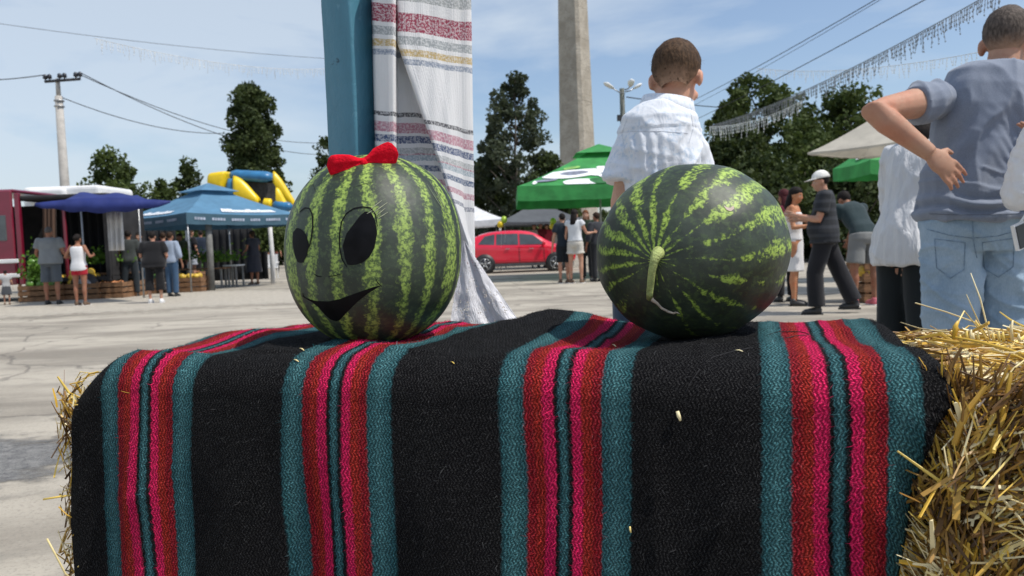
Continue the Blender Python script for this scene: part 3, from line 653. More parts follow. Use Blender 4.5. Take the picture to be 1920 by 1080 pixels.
# ---------------------------------------------------------------- centre: car, tents, parasol
REDP = plain('red_car_paint', (0.68, 0.008, 0.035), 0.22, 0.05, 2, coat=1.0)
def car(label, x, y, rz, L=4.4):
    root = empty('parked_car', (x, y, 0), rz, label=label, cat='car')
    # stations along x: (x, sill z, belt z, roof z, half width sill, belt, roof)
    st = [(-2.20, .42, .80, .82, .62, .66, .60), (-2.12, .30, .98, 1.04, .78, .82, .66), (-1.85, .26, 1.02, 1.32, .86, .88, .62), (-1.45, .25, 1.03, 1.50, .89, .90, .60), (-0.9, .25, 1.02, 1.585, .90, .90, .60),
          (-0.2, .25, 1.00, 1.60, .90, .90, .60), (0.4, .25, .99, 1.56, .90, .90, .59), (0.85, .25, .985, 1.36, .90, .90, .60), (1.20, .26, .98, 1.06, .90, .89, .66), (1.65, .27, .92, .97, .87, .84, .66), (2.0, .30, .84, .88, .80, .76, .60), (2.18, .40, .68, .72, .62, .62, .52)]
    rs = []
    for X, zs, zb, zr, ws, wb_, wr in st:
        zm = zs + (zb - zs) * .55
        half_ = [(ws * .6, zs - .02), (ws, zs + .04), (ws + .02, zs + .18), (ws + .005, zm), (wb_ + .015, zb - .06), (wb_ - .01, zb), (wr + (wb_ - wr) * .55, zb + (zr - zb) * .45), (wr + .05, zb + (zr - zb) * .88), (wr - .06, zr), (wr * .4, zr + .015)]
        rs.append([Vector((X, -a, b)) for a, b in half_] + [Vector((X, a, b)) for a, b in reversed(half_)])
    m = MB(); m.rings(rs); body = m.build('body', REDP, root); su = body.modifiers.new('s', 'SUBSURF'); su.levels = su.render_levels = 1
    def side(s, poly, nm, m_, off=0.012):        # poly in (x,z); follows the greenhouse slope
        mm = MB(); pts = []
        for X, Z in poly:
            k = min(max((Z - .98) / .6, 0), 1); w = .895 * (1 - k) + .63 * k + off
            pts.append(Vector((X, s * w, Z)))
        c = sum(pts, Vector()) / len(pts); mm.add(pts + [p - Vector((0, s * .02, 0)) for p in pts], [tuple(range(len(pts)))[::int(s)] if s > 0 else tuple(reversed(range(len(pts))))]); mm.f += [(i, (i + 1) % len(pts), len(pts) + (i + 1) % len(pts), len(pts) + i) for i in range(len(pts))]
        return mm.build(nm, m_, root, smooth=False)
    for s in (-1, 1):
        side(s, [(0.02, 1.04), (.98, 1.035), (.52, 1.40), (.02, 1.46)], 'side_window', GLASS)
        side(s, [(-.88, 1.05), (-.04, 1.04), (-.04, 1.46), (-.85, 1.47)], 'side_window', GLASS)
        side(s, [(-1.55, 1.10), (-.94, 1.055), (-.91, 1.465), (-1.30, 1.40)], 'side_window', GLASS)
        for X in (-1.32, 1.36):
            MB().tube([(X, s * .70, .335), (X, s * .925, .335)], 0.395, 28).build('wheel_arch', BLACKP, root)
            tw = MB(); tw.tube([(X, s * .74, .335), (X, s * .76, .335), (X, s * .93, .335), (X, s * .94, .335)], [.29, .335, .335, .30], 28); ty = tw.build('wheel', BLACKP, root)
            rm = MB(); rm.tube([(X, s * .935, .335), (X, s * .95, .335)], .225, 24); rm.build('rim', plain('rim_shadow', (.05, .05, .055), .4), ty)
            sp = MB()
            for k in range(5):
                a = k * 2 * math.pi / 5 + .3; d = Vector((math.cos(a), 0, math.sin(a)))
                sp.tube([Vector((X, s * .955, .335)) + d * .03, Vector((X, s * .955, .335)) + d * .215], .028, 6)
            sp.tube([(X + .0, s * .945, .335), (X, s * .965, .335)], .06, 12); n_ = 24
            sp.tube([Vector((X, s * .955, .335)) + Vector((math.cos(2 * math.pi * i / n_), 0, math.sin(2 * math.pi * i / n_))) * .222 for i in range(n_ + 1)], .012, 5)
            sp.build('spokes', METAL, ty)
        MB().box((0.0, s * .925, .30), (1.9, .03, .12)).build('sill_trim', plain('dark_trim', (.06, .06, .065), .5), root, smooth=False)
        MB().box((-.45, s * .932, .90), (.16, .02, .025)).build('door_handle', METAL, root, smooth=False); MB().box((.45, s * .932, .89), (.16, .02, .025)).build('door_handle', METAL, root, smooth=False)
        MB().box((0.0, s * .921, .66), (.012, .012, .64)).build('door_seam', BLACKP, root, smooth=False); MB().box((.93, s * .921, .64), (.012, .012, .6)).build('door_seam', BLACKP, root, smooth=False)
        MB().ell((.92, s * 1.0, 1.08), (.07, .11, .08), 12, 8).build('mirror', REDP, root)
        MB().ell((2.02, s * .62, .74), (.13, .14, .055), 12, 8).build('headlight', plain('lamp_glass', (.7, .7, .7), .1), root); MB().ell((-2.12, s * .68, .90), (.06, .13, .07), 12, 8).build('tail_light', plain('tail_red', (.3, .01, .01), .2), root)
    mm = MB(); mm.add([(1.21, -.66, 1.075), (1.21, .66, 1.075), (.72, .55, 1.44), (.72, -.55, 1.44)], [(0, 1, 2, 3)]); mm.build('windscreen', GLASS, root, smooth=False)
    mm = MB(); mm.add([(-1.93, -.6, 1.12), (-1.93, .6, 1.12), (-1.55, .55, 1.46), (-1.55, -.55, 1.46)], [(3, 2, 1, 0)]); mm.build('rear_window', GLASS, root, smooth=False)
    return root
qa, qb = GR(903, 508), GR(1043, 506); Yk = 26.5
x0, x1 = XZ(908, Yk, .3), XZ(1042, Yk, .3)
car_root = car('bright red parked car between the hanging towel and the woman in white shorts', (x0 + x1) / 2, Yk + .9, 0)
sc_ = (x1 - x0) / 2.68; car_root.scale = (sc_, sc_, sc_)
ptent('small white tent peak above the rear of the red car', 'tent', XZ(884, 33, 2), 33, 1.35, P(905, 411, 31.7).z, .25, P(884, 388, 33).z + .12, WHITEC, R(4), cap=0)
ptent('dark grey market tent behind the front of the red car', 'tent', XZ(1008, 31, 2), 31, 1.65, P(1000, 414, 29.5).z, .10, P(1008, 388, 31).z + .25, GREYC, R(3), cap=0)
# balloons
for px, py, c, lab in ((938, 421, 'y', 'yellow balloon bobbing above the roof of the red car'), (945, 412, 'g', 'lime green balloon just above the yellow one over the red car'), (1036, 424, 'y', 'golden yellow balloon over the bonnet of the red car'), (1037, 415, 'g', 'lime green balloon on top of the golden one by the bonnet'), (1097, 418, 'o', 'orange balloon beside the dark haired woman in white shorts'), (1106, 428, 'l', 'long lime balloon slanting right of the woman in white shorts')):
    Y = 24.0 if px < 1060 else 19.5; p = P(px, py, Y); m = {'y': plain('balloon_yellow', (.75, .52, .02), .25), 'g': plain('balloon_lime', (.38, .55, .04), .25), 'o': plain('balloon_orange', (.6, .2, .03), .3), 'l': plain('balloon_lime', (.38, .55, .04), .25)}[c]
    root = empty('balloon', p, label=lab, cat='balloon'); r = .10 if c != 'l' else .05
    M_ = Matrix.Rotation(R(-32), 3, 'Y') if c == 'l' else None
    MB().ell((0, 0, 0), (r, r, r * (1.15 if c != 'l' else 4.5)), 14, 10, M_).build('skin', m, root); MB().tube([(0, 0, -r), (.03, .02, -r - .25), (0, .0, -r - .6)], .004, 4).build('string', WHITE_M, root)

# green parasols with white printed shapes
def blob(root, o, pts, th, m, name='printed_shape'): pass
def green_parasol(label, pxl, pxr, pyrimtop, pyrimbot, pyapex, pxap, Yf, ratio=1.0, prints=(), rz=0, left=False):
    xl, xr = XZ(pxl, Yf, 2.2), XZ(pxr, Yf, 2.2); half = (xr - xl) / 2; cy = Yf + half; cx = (xl + xr) / 2
    rimz = P(pxl, pyrimtop, Yf).z; val = rimz - P(pxl, pyrimbot, Yf).z; ap = P(pxap, pyapex, cy).z
    root = ptent(label, 'parasol', cx, cy, half, rimz, val, ap, GREEN_C, 0, cap=.26, name='green_parasol', legs=False, center_pole=True, sag=.03)
    for (x, y) in ((-half, -half), (half, -half), (half, half), (-half, half)): MB().tube([(0, 0, rimz - .1), (x * .97, y * .97, rimz - .03)], .015, 5).build('rib', METAL, root)
    def pt(q, t, l=.02):
        sag = .03; e = 4 * q * (1 - q); z = rimz + (ap - rimz) * (max(t, 0) ** 1.12) - sag * e * (1 - t) - sag * .4 * math.sin(max(t, 0) * 3.14)
        if t < 0: return Vector((-half + 2 * half * q, -half - .03, rimz + t * 1.0 - sag * e))
        if left: return Vector((-half * (1 - t) - l, (half - 2 * half * q) * (1 - t), z + l))
        return Vector(((-half + 2 * half * q) * (1 - t), -half * (1 - t) - l, z + l))
    for (q, t, a, b, rot, c) in prints:
        n = 26; ring = [pt(q, t, .022 if c != 'w' else .018)]; rr = random.Random(int(q * 1000 + t * 77))
        for k in range(n):
            an = 2 * math.pi * k / n; u, w = a * math.cos(an) * (1 + .12 * math.sin(3 * an + rot * 3)), b * math.sin(an) * (1 + .12 * math.cos(2 * an + rot))
            u, w = u * math.cos(rot) - w * math.sin(rot), u * math.sin(rot) + w * math.cos(rot); t_ = t + w
            ring.append(pt(min(.97, max(.03, q + u / max(.15, (1 - t)))), max(t_, .015), .022 if c != 'w' else .018))
        mm = MB(); mm.add(ring, [(0, 1 + k, 1 + (k + 1) % n) for k in range(n)])
        mm.build('printed_shape', {'w': PRW, 'g': plain('print_grey', (.17, .19, .24), .6, .4, 6), 'r': plain('print_red', (.42, .03, .06), .6), 'p': plain('print_peach', (.7, .45, .3), .6), 'd': plain('print_dark_green', (.02, .13, .03), .6), 'l': plain('print_lime', (.25, .5, .12), .6, .4, 4)}[c], root, smooth=False)
    return root
green_parasol('big green parasol with white printed shapes left of the boy', 971, 1320, 349, 377, 273, 1145, 19.5, prints=(
    (.235, .32, .10, .20, -1.1, 'w'), (.235, .33, .05, .08, -1.1, 'g'), (.15, .46, .05, .03, .9, 'l'), (.52, .20, .05, .12, .4, 'w'), (.10, .14, .055, .035, .5, 'g'), (.055, .09, .012, .06, .3, 'w'), (.33, .07, .095, .12, .2, 'w'), (.16, .38, .05, .03, .6, 'w'), (.42, .28, .09, .03, -.5, 'w'), (.47, .45, .03, .05, .2, 'w'), (.44, .10, .05, .10, .2, 'd')))
green_parasol('green parasol printed with a red fruit slice behind the man in the cap', 1632, 1800, 300, 326, 232, 1690, 14.5, left=True, prints=(
    (.56, .32, .13, .17, -.3, 'w'), (.56, .31, .10, .12, -.3, 'p'), (.57, .31, .07, .07, -.5, 'r'), (.32, .34, .02, .13, -.5, 'w'), (.84, .42, .12, .26, -.2, 'w')))
# beige parasol, corner towards us
Yb = 12.5; cxb = XZ(1665, Yb, 2.3); rimb = P(1520, 284, Yb).z; hdb = cxb - XZ(1521, Yb, rimb)
ptent('beige parasol above the green one behind the elbow of the man in the polo', 'parasol', cxb, Yb, hdb / math.sqrt(2), rimb, 0.03, P(1665, 204, Yb).z, BEIGE, R(45 - 8), cap=0, name='beige_parasol', legs=False, center_pole=True, sag=.02)

# ---------------------------------------------------------------- poles, lamp, wires, lights
CONC = plain('pole_concrete', (0.40, 0.38, 0.35), 0.85, 0.15, 3, bump=.3); WIRE = plain('wire_black', (0.03, 0.03, 0.035), 0.6); INS = plain('insulator', (0.02, 0.022, 0.03), .3)
Yp = 38; b0 = XZ(131, Yp, 1.0); top = P(119, 152, Yp)
root = empty('utility_pole', (b0, Yp, 0), label='concrete utility pole with a short crossarm and six dark insulators at the left', cat='utility pole')
MB().tube([(0, 0, 0), (0, 0, P(121, 180, Yp).z)], [.25, .17], 12).build('post', CONC, root)
zz = P(121, 180, Yp).z; zc = P(119, 152, Yp).z
MB().tube([(0, 0, zz), (0, 0, zc + .12)], [.11, .10], 8).build('neck', CONC, root)
for k in (0.05, .32): MB().tube([(0, 0, zz - k - .2), (0, 0, zz - k - .14)], .23, 12).build('band', METAL, root)
xa, xb = P(87, 154, Yp).x - b0, P(153, 149, Yp).x - b0; za, zb_ = P(87, 154, Yp).z, P(153, 149, Yp).z
MB().tube([(xa, -.12, za), (xb, -.12, zb_)], .07, 6).build('crossarm', WIRE, root)
insp = []
for px in (88, 96, 115, 124, 145, 153):
    t = (px - 87) / 66; p = Vector((xa + (xb - xa) * t, -.12, za + (zb_ - za) * t)); insp.append(p + Vector((b0, Yp, .32)))
    MB().tube([p, p + Vector((0, 0, .10)), p + Vector((0, 0, .14)), p + Vector((0, 0, .28)), p + Vector((0, 0, .34))], [.03, .03, .11, .10, .04], 8).build('insulator', INS, root)
def wire(label, pts, r=.012, group=None, name='overhead_wire', cat='wire'):
    c = Vector(pts[0]); mb = MB(); mb.tube([Vector(p) - c for p in pts], r, 5, caps=False); return mb.build(name, WIRE, None, loc=c, label=label, cat=cat, group=group)
def sagged(a, b, sag, n=18):
    a, b = Vector(a), Vector(b); return [a.lerp(b, i / n) - Vector((0, 0, sag * 4 * (i / n) * (1 - i / n))) for i in range(n + 1)]
wire('upper wire from the crossarm down towards the columnar tree', sagged(insp[5], P(600, 290, 62), .9), .022)
wire('middle wire from the crossarm down towards the columnar tree', sagged(insp[4], P(600, 268, 64), .9), .022)
wire('lower wire from below the crossarm towards the columnar tree', sagged(Vector((b0, Yp, zz)), P(420, 250, 52), .5), .022)
wire('wire running from the crossarm to the left edge', sagged(insp[0], P(-200, 140, 42), .3), .025); wire('thin wire running high from the left edge of the sky', sagged(P(-100, 30, 30), P(650, 112, 40), .2), .010)
wire('upper of the two parallel wires above the boy rising right', sagged(P(1190, 236, 60), P(1760, -70, 17), .3), .013, name='overhead_wire')
wire('wire running just under the upper one above the boy', sagged(P(1190, 246, 60), P(1700, -30, 17.5), .3), .008, name='overhead_wire')
wire('thicker wire running up right between the other wires and the lights', sagged(P(1180, 276, 60), P(1860, -70, 15), .3), .013, name='overhead_wire')
wire('wire from the street lamp passing behind the neck of the boy', sagged(P(1175, 182, 27), P(1430, 204, 41), .1), .02)
LST = plain('light_string', (0.62, 0.63, 0.62), .5); LSD = plain('light_string_dark', (0.16, 0.17, 0.18), .5)
strand_me = []
rr = random.Random(12)
for k in range(6):
    L_ = rr.uniform(.14, .40); m_ = MB(); m_.tube([(0, 0, 0), (rr.uniform(-.015, .015), 0, -L_ * .5), (0, 0, -L_)], .0065, 3)
    for j in range(int(L_ / .09) + 1): m_.ell((rr.uniform(-.015, .015), 0, -.05 - j * .09), (.013, .013, .02), 5, 4)
    me = m_.mesh('strand'); strand_me.append(me)
def garland(label, a, b, sag, n, group, m, scale=1.0, wm=None):
    pts = sagged(a, b, sag, 30); c = Vector(pts[0]); root = empty('icicle_lights', c, label=label, cat='string lights', group=group)
    MB().tube([p - c for p in pts], .010 * scale, 5, caps=False).build('cable', wm or m, root); rr = random.Random(n)
    for i in range(n):
        t = (i + rr.random() * .6) / n * 30; k = min(int(t), 29); p = pts[k].lerp(pts[k + 1], t - k) - c
        me = strand_me[rr.randrange(6)]
        key = (me.name, m.name)
        if key not in _sm:
            q = me.copy(); q.materials.clear(); q.materials.append(m); _sm[key] = q
        o = bpy.data.objects.new('light_strand', _sm[key]); C.objects.link(o); o.parent = root; o.location = p; o.scale = (scale,) * 3; o.rotation_euler = (rr.uniform(-.15, .15), rr.uniform(-.2, .2), rr.uniform(0, 3))
_sm = {}
GL = 'strings of icicle lights hung over the square'
garland('long string of icicle lights sloping from the grove up to the top right', P(1335, 235, 30), P(1880, -25, 13.5), .25, 280, GL, LSD, 1.0)
garland('paler string of icicle lights crossing the dark trees behind the boy', P(1330, 238, 26), P(1505, 188, 24), .2, 70, GL, LST, 1.1)
garland('faint string of icicle lights hanging level left of the head of the man', P(1420, 128, 30), P(1835, 98, 19), .25, 90, GL, LST, .9)
garland('faint string of icicle lights against the clouds above the utility pole', P(178, 72, 21), P(620, 128, 34), .3, 110, GL, LST, .9)
# street lamp
Yl = 27; xl = XZ(1171, Yl, 3); root = empty('street_lamp', (xl, Yl, 0), label='dark street lamp post with three white lamp heads behind the shoulder of the boy', cat='street lamp')
LPM = plain('lamp_post', (0.09, 0.10, 0.085), .7); ztp = P(1171, 166, Yl).z
MB().tube([(0, 0, 0), (0, 0, ztp)], [.11, .085], 10).build('post', LPM, root)
def lamp(p1, p2, p3):
    a, b, c = [P(*q) - Vector((xl, Yl, 0)) for q in (p1, p2, p3)]
    MB().tube([a, a.lerp(b, .5) + Vector((0, 0, -.03)), b], .022, 6).build('arm', METAL, root)
    h = MB(); h.tube([b, b.lerp(c, .25), b.lerp(c, .75), c], [.05, .10, .12, .05], 10, flat=.5); hd_ = h.build('lamp_head', WHITE_M, root)
lamp((1171, 176, Yl), (1150, 166, Yl - .4), (1133, 155, Yl - .6)); lamp((1172, 172, Yl), (1188, 166, Yl), (1203, 157, Yl)); lamp((1172, 168, Yl), (1182, 162, Yl - .3), (1184, 149, Yl - .6))
MB().box((-.12, 0, P(1166, 221, Yl).z), (.14, .14, .2)).build('junction_box', WIRE, root, smooth=False)
# ================================================================== people
SK1 = skin('skin_tan', (0.47, 0.285, 0.195)); SK2 = skin('skin_brown', (0.30, 0.155, 0.095)); SK3 = skin('skin_light', (0.50, 0.30, 0.20))
def ridge(x, y, z): return max(0.0, 1 - 2.6 * abs(noise.noise(Vector((x, y, z))))) ** 2
def hair_mat(name, c):
    if name in MATS: return MATS[name]
    g = N(name); v = g.coord('Object', (1, 1, .35)); f = g.noise(v, 130, 3); f2 = g.noise(g.coord('Object'), 18, 3)
    at = g.n('Attribute'); at.attribute_name = 'fade'; fd = g.ss(g.math('ADD', at.outputs['Fac'], g.math('MULTIPLY', g.math('SUBTRACT', f2, .5), .25)), .74, 1.12)
    g.col(g.mix(fd, g.mix(g.ss(f, .35, .65), tuple(x * .6 for x in c), tuple(x * 1.4 for x in c)), (.44, .27, .18))).p(Roughness=.75); g.b.inputs['Specular IOR Level'].default_value = .2; g.bump(g.math('ADD', f, f2), .5, .006); MATS[name] = g.m; return g.m
EYEW = plain('eye_white', (.7, .68, .65), .3); EYEB = plain('eye_dark', (.02, .012, .008), .2)
DEF = dict(lean=0, side=0, head=(0, 0), ua_l=(-.25, .05, -1), fa_l=(-.12, .25, -1), ua_r=(.25, .05, -1), fa_r=(.12, .25, -1), th_l=(-.04, 0, -1), sh_l=(0, -.02, -1), th_r=(.04, 0, -1), sh_r=(0, -.02, -1))
def person(label, loc, rz, H, pose=None, top=None, bottom=None, hair=None, shoes=None, hat=None, sk=None, vox=.018, wd=1.0, belly=0.0, joints=None, top_fn=None, bot_fn=None, seed=0, face=False, group=None, female=False, extra=None, hairtube=True, hvox=None):
    """local frame: facing +Y, 1.75 m body scaled to H.  top/bottom: dict(m=material, kind=...)"""
    ps = dict(DEF); ps.update(pose or {}); s = H / 1.75; sk = sk or SK1
    root = empty('person', loc, rz, label=label, cat='person', group=group)
    Ml = Matrix.Rotation(R(ps['lean']), 3, (1, 0, 0)).transposed(); Ms = Matrix.Rotation(R(ps['side']), 3, 'Y')
    Mfull = Ml @ Ms; piv = Vector((0, 0, .95))
    def tp(p):
        p = Vector(p); t = min(max((p.z - .93) / .22, 0), 1)
        q = Quaternion().slerp(Mfull.to_quaternion(), t)
        return (piv + q @ (p - piv))
    W_ = wd; fm = .88 if female else 1.0
    sections = [(.84, .12, .10, 0), (.90, .165 + (.01 if female else 0), .118, -.005), (.98, .165 + belly * .2, .115 + belly * .5, belly * .2), (1.06, .150 * fm + belly * .3, .105 + belly * .8, belly * .4), (1.14, .150 * fm + belly * .2, .103 + belly * .6, belly * .3),
                (1.24, .166 * fm, .112, 0), (1.33, .176 * fm, .112, -.005), (1.40, .168 * fm, .098, -.01), (1.45, .125 * fm, .080, -.01), (1.49, .070, .062, -.005)]
    def torso(mb, e, z0, z1, n=20, flare=0.0, sec=None):
        rs = []
        for z, hw, hd, yo in (sec or sections):
            if z < z0 - 1e-6 or z > z1 + 1e-6: continue
            ee = e + flare * max(0, (1.1 - z) / .3); ring = []
            for j in range(n):
                q = 2 * math.pi * j / n; c, d = math.cos(q), math.sin(q); pw = .82
                ring.append(tp((W_ * (hw + ee) * math.copysign(abs(c) ** pw, c), yo + (hd + ee) * math.copysign(abs(d) ** pw, d), z)) * s)
            rs.append(ring)
        mb.rings(rs)
    J = {}
    for sd, sx in (('l', -1), ('r', 1)):
        sh = tp((sx * .185 * W_ * fm, -.01, 1.415)); J['sh_' + sd] = sh * s
        u = Vector(ps['ua_' + sd]).normalized(); f = Vector(ps['fa_' + sd]).normalized()
        J['el_' + sd] = (sh + u * .29) * s; J['wr_' + sd] = (sh + u * .29 + f * .25) * s; J['hd_' + sd] = f
        hp = Vector((sx * .088 * W_, 0, .92)); a = Vector(ps['th_' + sd]).normalized(); b = Vector(ps['sh_' + sd]).normalized()
        J['hp_' + sd] = hp * s; J['kn_' + sd] = (hp + a * .43) * s; J['an_' + sd] = (hp + a * .43 + b * .42) * s
        J['ft_' + sd] = None
    low = min(J['an_l'].z, J['an_r'].z) - .075 * s
    J['nk'] = tp((0, -.005, 1.46)) * s
    hy, hp_ = ps['head']; Mh = Mfull @ Matrix.Rotation(R(hy), 3, 'Z') @ Matrix.Rotation(R(-hp_), 3, 'X')
    J['hc'] = J['nk'] + (Mfull @ Vector((0, .012, .085)) * .5 + Mh @ Vector((0, .02, .10))) * s
    if joints: J.update(joints)
    Mh = J.get('Mh', Mh)
    body = MB(); torso(body, 0, .84, 1.46); hc = J['hc']
    def H_(v): return hc + Mh @ (Vector(v) * s)
    body.tube([J['nk'] - Mfull @ Vector((0, 0, .05)) * s, J['nk'].lerp(hc, .45), hc + Mh @ Vector((0, -.012, 0)) * s], [.060 * s * (.9 if female else 1), .053 * s * (.88 if female else 1), .05 * s], 14)
    body.ell(H_((0, -.008, .030)), (.074 * s, .093 * s, .090 * s), 20, 14, Mh); body.ell(H_((0, .026, -.035)), (.058 * s, .066 * s, .075 * s), 18, 12, Mh)
    body.ell(H_((0, .062, -.085)), (.026 * s, .026 * s, .022 * s), 10, 8, Mh); body.ell(H_((0, .072, .018)), (.050 * s, .022 * s, .016 * s), 10, 8, Mh)
    body.tube([H_((0, .084, .01)), H_((0, .106, -.030)), H_((0, .088, -.038))], [.008 * s, .014 * s, .008 * s], 8); body.ell(H_((0, .083, -.060)), (.022 * s, .012 * s, .008 * s), 10, 6, Mh)
    for sx in (-1, 1): body.ell(H_((sx * .077, -.012, -.014)), (.011 * s, .019 * s, .031 * s), 10, 8, Mh @ Matrix.Rotation(R(sx * 22), 3, 'Z')); body.ell(H_((sx * .045, .062, -.028)), (.022 * s, .018 * s, .02 * s), 8, 6, Mh)
    fingers = MB()
    for sd, sx in (('l', -1), ('r', 1)):
        a, b, c = J['sh_' + sd], J['el_' + sd], J['wr_' + sd]; k = s * (.86 if female else 1)
        body.ell(a, (.060 * k, .060 * k, .062 * k), 14, 10); body.tube([a, a.lerp(b, .35), a.lerp(b, .8), b, b.lerp(c, .25), b.lerp(c, .7), c], [.055 * k, .052 * k, .042 * k, .041 * k, .043 * k, .033 * k, .027 * k], 14)
        d = J['hd_' + sd]; d = Vector(d).normalized(); nrm = J.get('hn_' + sd, Vector((sx, 0, 0))); nrm = (nrm - d * d.dot(nrm)).normalized(); lat = d.cross(nrm).normalized()
        if lat.dot(J.get('thumb_' + sd, Vector((0, 1, 0.2)))) < 0: lat = -lat
        Mp = Matrix((lat, nrm, d)).transposed(); body.ell(c + d * .045 * k, (.040 * k, .017 * k, .056 * k), 14, 10, Mp)
        curl = J.get('curl_' + sd, .35)
        for i, (off, ln) in enumerate(((.027, .072), (.009, .080), (-.010, .075), (-.028, .058))):
            wx = 1.22 if vox < .008 else 1.0; p0 = c + (d * .055 + lat * off * .9) * k; p1 = c + (d * .088 + lat * off * wx) * k; cn = -nrm * curl; fd = J.get('fdir_' + sd)
            if fd is not None:
                p2 = p1 + fd * ln * .55 * k; p3 = p2 + (fd - nrm * .5).normalized() * ln * .5 * k; (body if vox < .008 else fingers).tube([p0, p1, p2, p3], [.0108 * k, .0108 * k, .0098 * k, .0078 * k], 7); continue
            p2 = p1 + (d + cn * .6).normalized() * ln * .5 * k; p3 = p2 + (d + cn * 1.6).normalized() * ln * .5 * k
            p3 = p3 + lat * off * .12 * k; (body if vox < .008 else fingers).tube([p0, p1, p2, p3], [.0092 * k, .0088 * k, .0082 * k, .0066 * k], 8)
        t0 = c + (d * .025 + lat * .02) * k; t1 = t0 + (d * .5 + lat * .8 - nrm * .3).normalized() * .040 * k; t2 = t1 + (d * .9 + lat * .35 - nrm * .3).normalized() * .032 * k
        (body if vox < .008 else fingers).tube([t0, t1, t2], [.013 * k, .011 * k, .008 * k], 7)
        a, b, c = J['hp_' + sd], J['kn_' + sd], J['an_' + sd]; lg = 1.0
        body.tube([a, a.lerp(b, .4), b + Vector((0, 0, .04)) * s, b, b.lerp(c, .3) - Vector((0, .012, 0)) * s, b.lerp(c, .7), c], [.090 * s, .080 * s, .056 * s, .052 * s, .055 * s, .038 * s, .034 * s], 16)
        body.tube([c + Vector((0, -.03, -.03)) * s, c + Vector((0, .05, -.045)) * s, c + Vector((0, .13, -.055)) * s], [.035 * s, .036 * s, .024 * s], 10)
    me = body.remesh(vox, 5 if vox > .01 else 4)
    if fingers.v: join_into(me, fingers)
    bo = link('body', me, sk, root)
    # hair
    if hair:
        hm = hair['m']; kind = hair.get('kind', 'short'); hb = MB(); e = hair.get('e', .008)
        rs = []; nu, nv = 28, 16
        low_f, low_b = hair.get('front', .045), hair.get('back', -.045)
        for i in range(nv + 1):
            ring = []
            for j in range(nu):
                q = 2 * math.pi * j / nu; fy = math.sin(q); lim = low_b + (low_f - low_b) * max(0, min(1, (fy + .35) / 1.1))
                lim = lim if abs(math.cos(q)) < .93 else lim + .015
                z0 = lim; ztop = .030 + .090 + e; zz = ztop - (ztop - z0) * (i / nv) ** 1.3
                kk = max(0.0, 1 - ((zz - .03) / (.090 + e)) ** 2) ** .5
                if zz < .03: kk = max(.5, 1 - ((.03 - zz) / .097) ** 2 ) ** .5
                th = e * (1 - .85 * (i / nv) ** 3) - (.010 if i == nv else 0)
                ring.append(H_(((.074 + th) * kk * math.cos(q), -.008 + (.093 + th) * kk * math.sin(q), zz)))
            rs.append(ring)
        hb.rings(rs, caps=False)
        ho = hb.build('hair', hm, root)
        if hair.get('fuzz'): fa = ho.data.attributes.new('fade', 'FLOAT', 'POINT'); fa.data.foreach_set('value', [(i / nv) * (1.0 if math.sin(2 * math.pi * j / nu) < .5 else .3) for i in range(nv + 1) for j in range(nu)])
        displace(ho.data, lambda c: .003 * s * noise.noise(c * 60))
        if kind == 'long':
            L_ = hair.get('L', .30); lb = MB(); pts = [H_((0, -.045, .05)), H_((0, -.075, -.03)), H_((0, -.085, -.10)) , H_((0, -.09, -.10)) + Vector((0, -.02, -.5 * L_)) * s, H_((0, -.09, -.10)) + Vector((0, -.01, -L_)) * s]
            lb.tube(pts, [.07 * s, .078 * s, .085 * s, .085 * s, .045 * s], 14, flat=.55, up=(0, 1, 0)); lo = lb.build('long_hair', hm, root); displace(lo.data, lambda c: .012 * noise.noise(c * 25))
        if kind == 'bun': MB().ell(H_((0, -.12, .03)), (.04 * s, .04 * s, .04 * s), 12, 8).build('hair_bun', hm, root)
        if hair.get('fuzz'):
            rr = random.Random(seed + 5); fz = MB(); vs = ho.data.vertices; L0 = hair['fuzz']
            polys = list(ho.data.polygons)
            for _ in range(hair.get('n', 5000)):
                pl = polys[rr.randrange(len(polys))]; idx = pl.vertices; w = [rr.random() for _ in idx]; sw = sum(w); p = sum((vs[i].co * (a / sw) for i, a in zip(idx, w)), Vector()); n_ = pl.normal
                hz = (Mh.inverted() @ (p - hc)).z / s; ln = L0 * (0.35 + .65 * min(1, max(0, (hz + .02) / .09))) * rr.uniform(.6, 1.2)
                t = n_.orthogonal().normalized() * .0006; dn = (n_ * .55 + Mh @ Vector((rr.gauss(0, .25), rr.gauss(.1, .3), -.25 + hz * 4))).normalized(); b_ = len(fz.v)
                fz.v += [tuple(p - t), tuple(p + t), tuple(p + dn * ln)]; fz.f.append((b_, b_ + 1, b_ + 2))
            fz.build('hair_strands', hm, root, smooth=False, kind='stuff')
    if face:
        for sx in (-1, 1):
            eo = MB().ell(H_((sx * .031, .073, .0)), (.012 * s, .010 * s, .009 * s), 10, 8, Mh).build('eye', EYEW, root); MB().ell(H_((sx * .031, .081, .0)), (.006 * s, .004 * s, .006 * s), 8, 6, Mh).build('iris', EYEB, eo)
            MB().tube([H_((sx * .015, .088, .022)), H_((sx * .032, .088, .027)), H_((sx * .05, .076, .02))], [.003 * s, .004 * s, .002 * s], 6).build('eyebrow', hair['m'] if hair else EYEB, root)
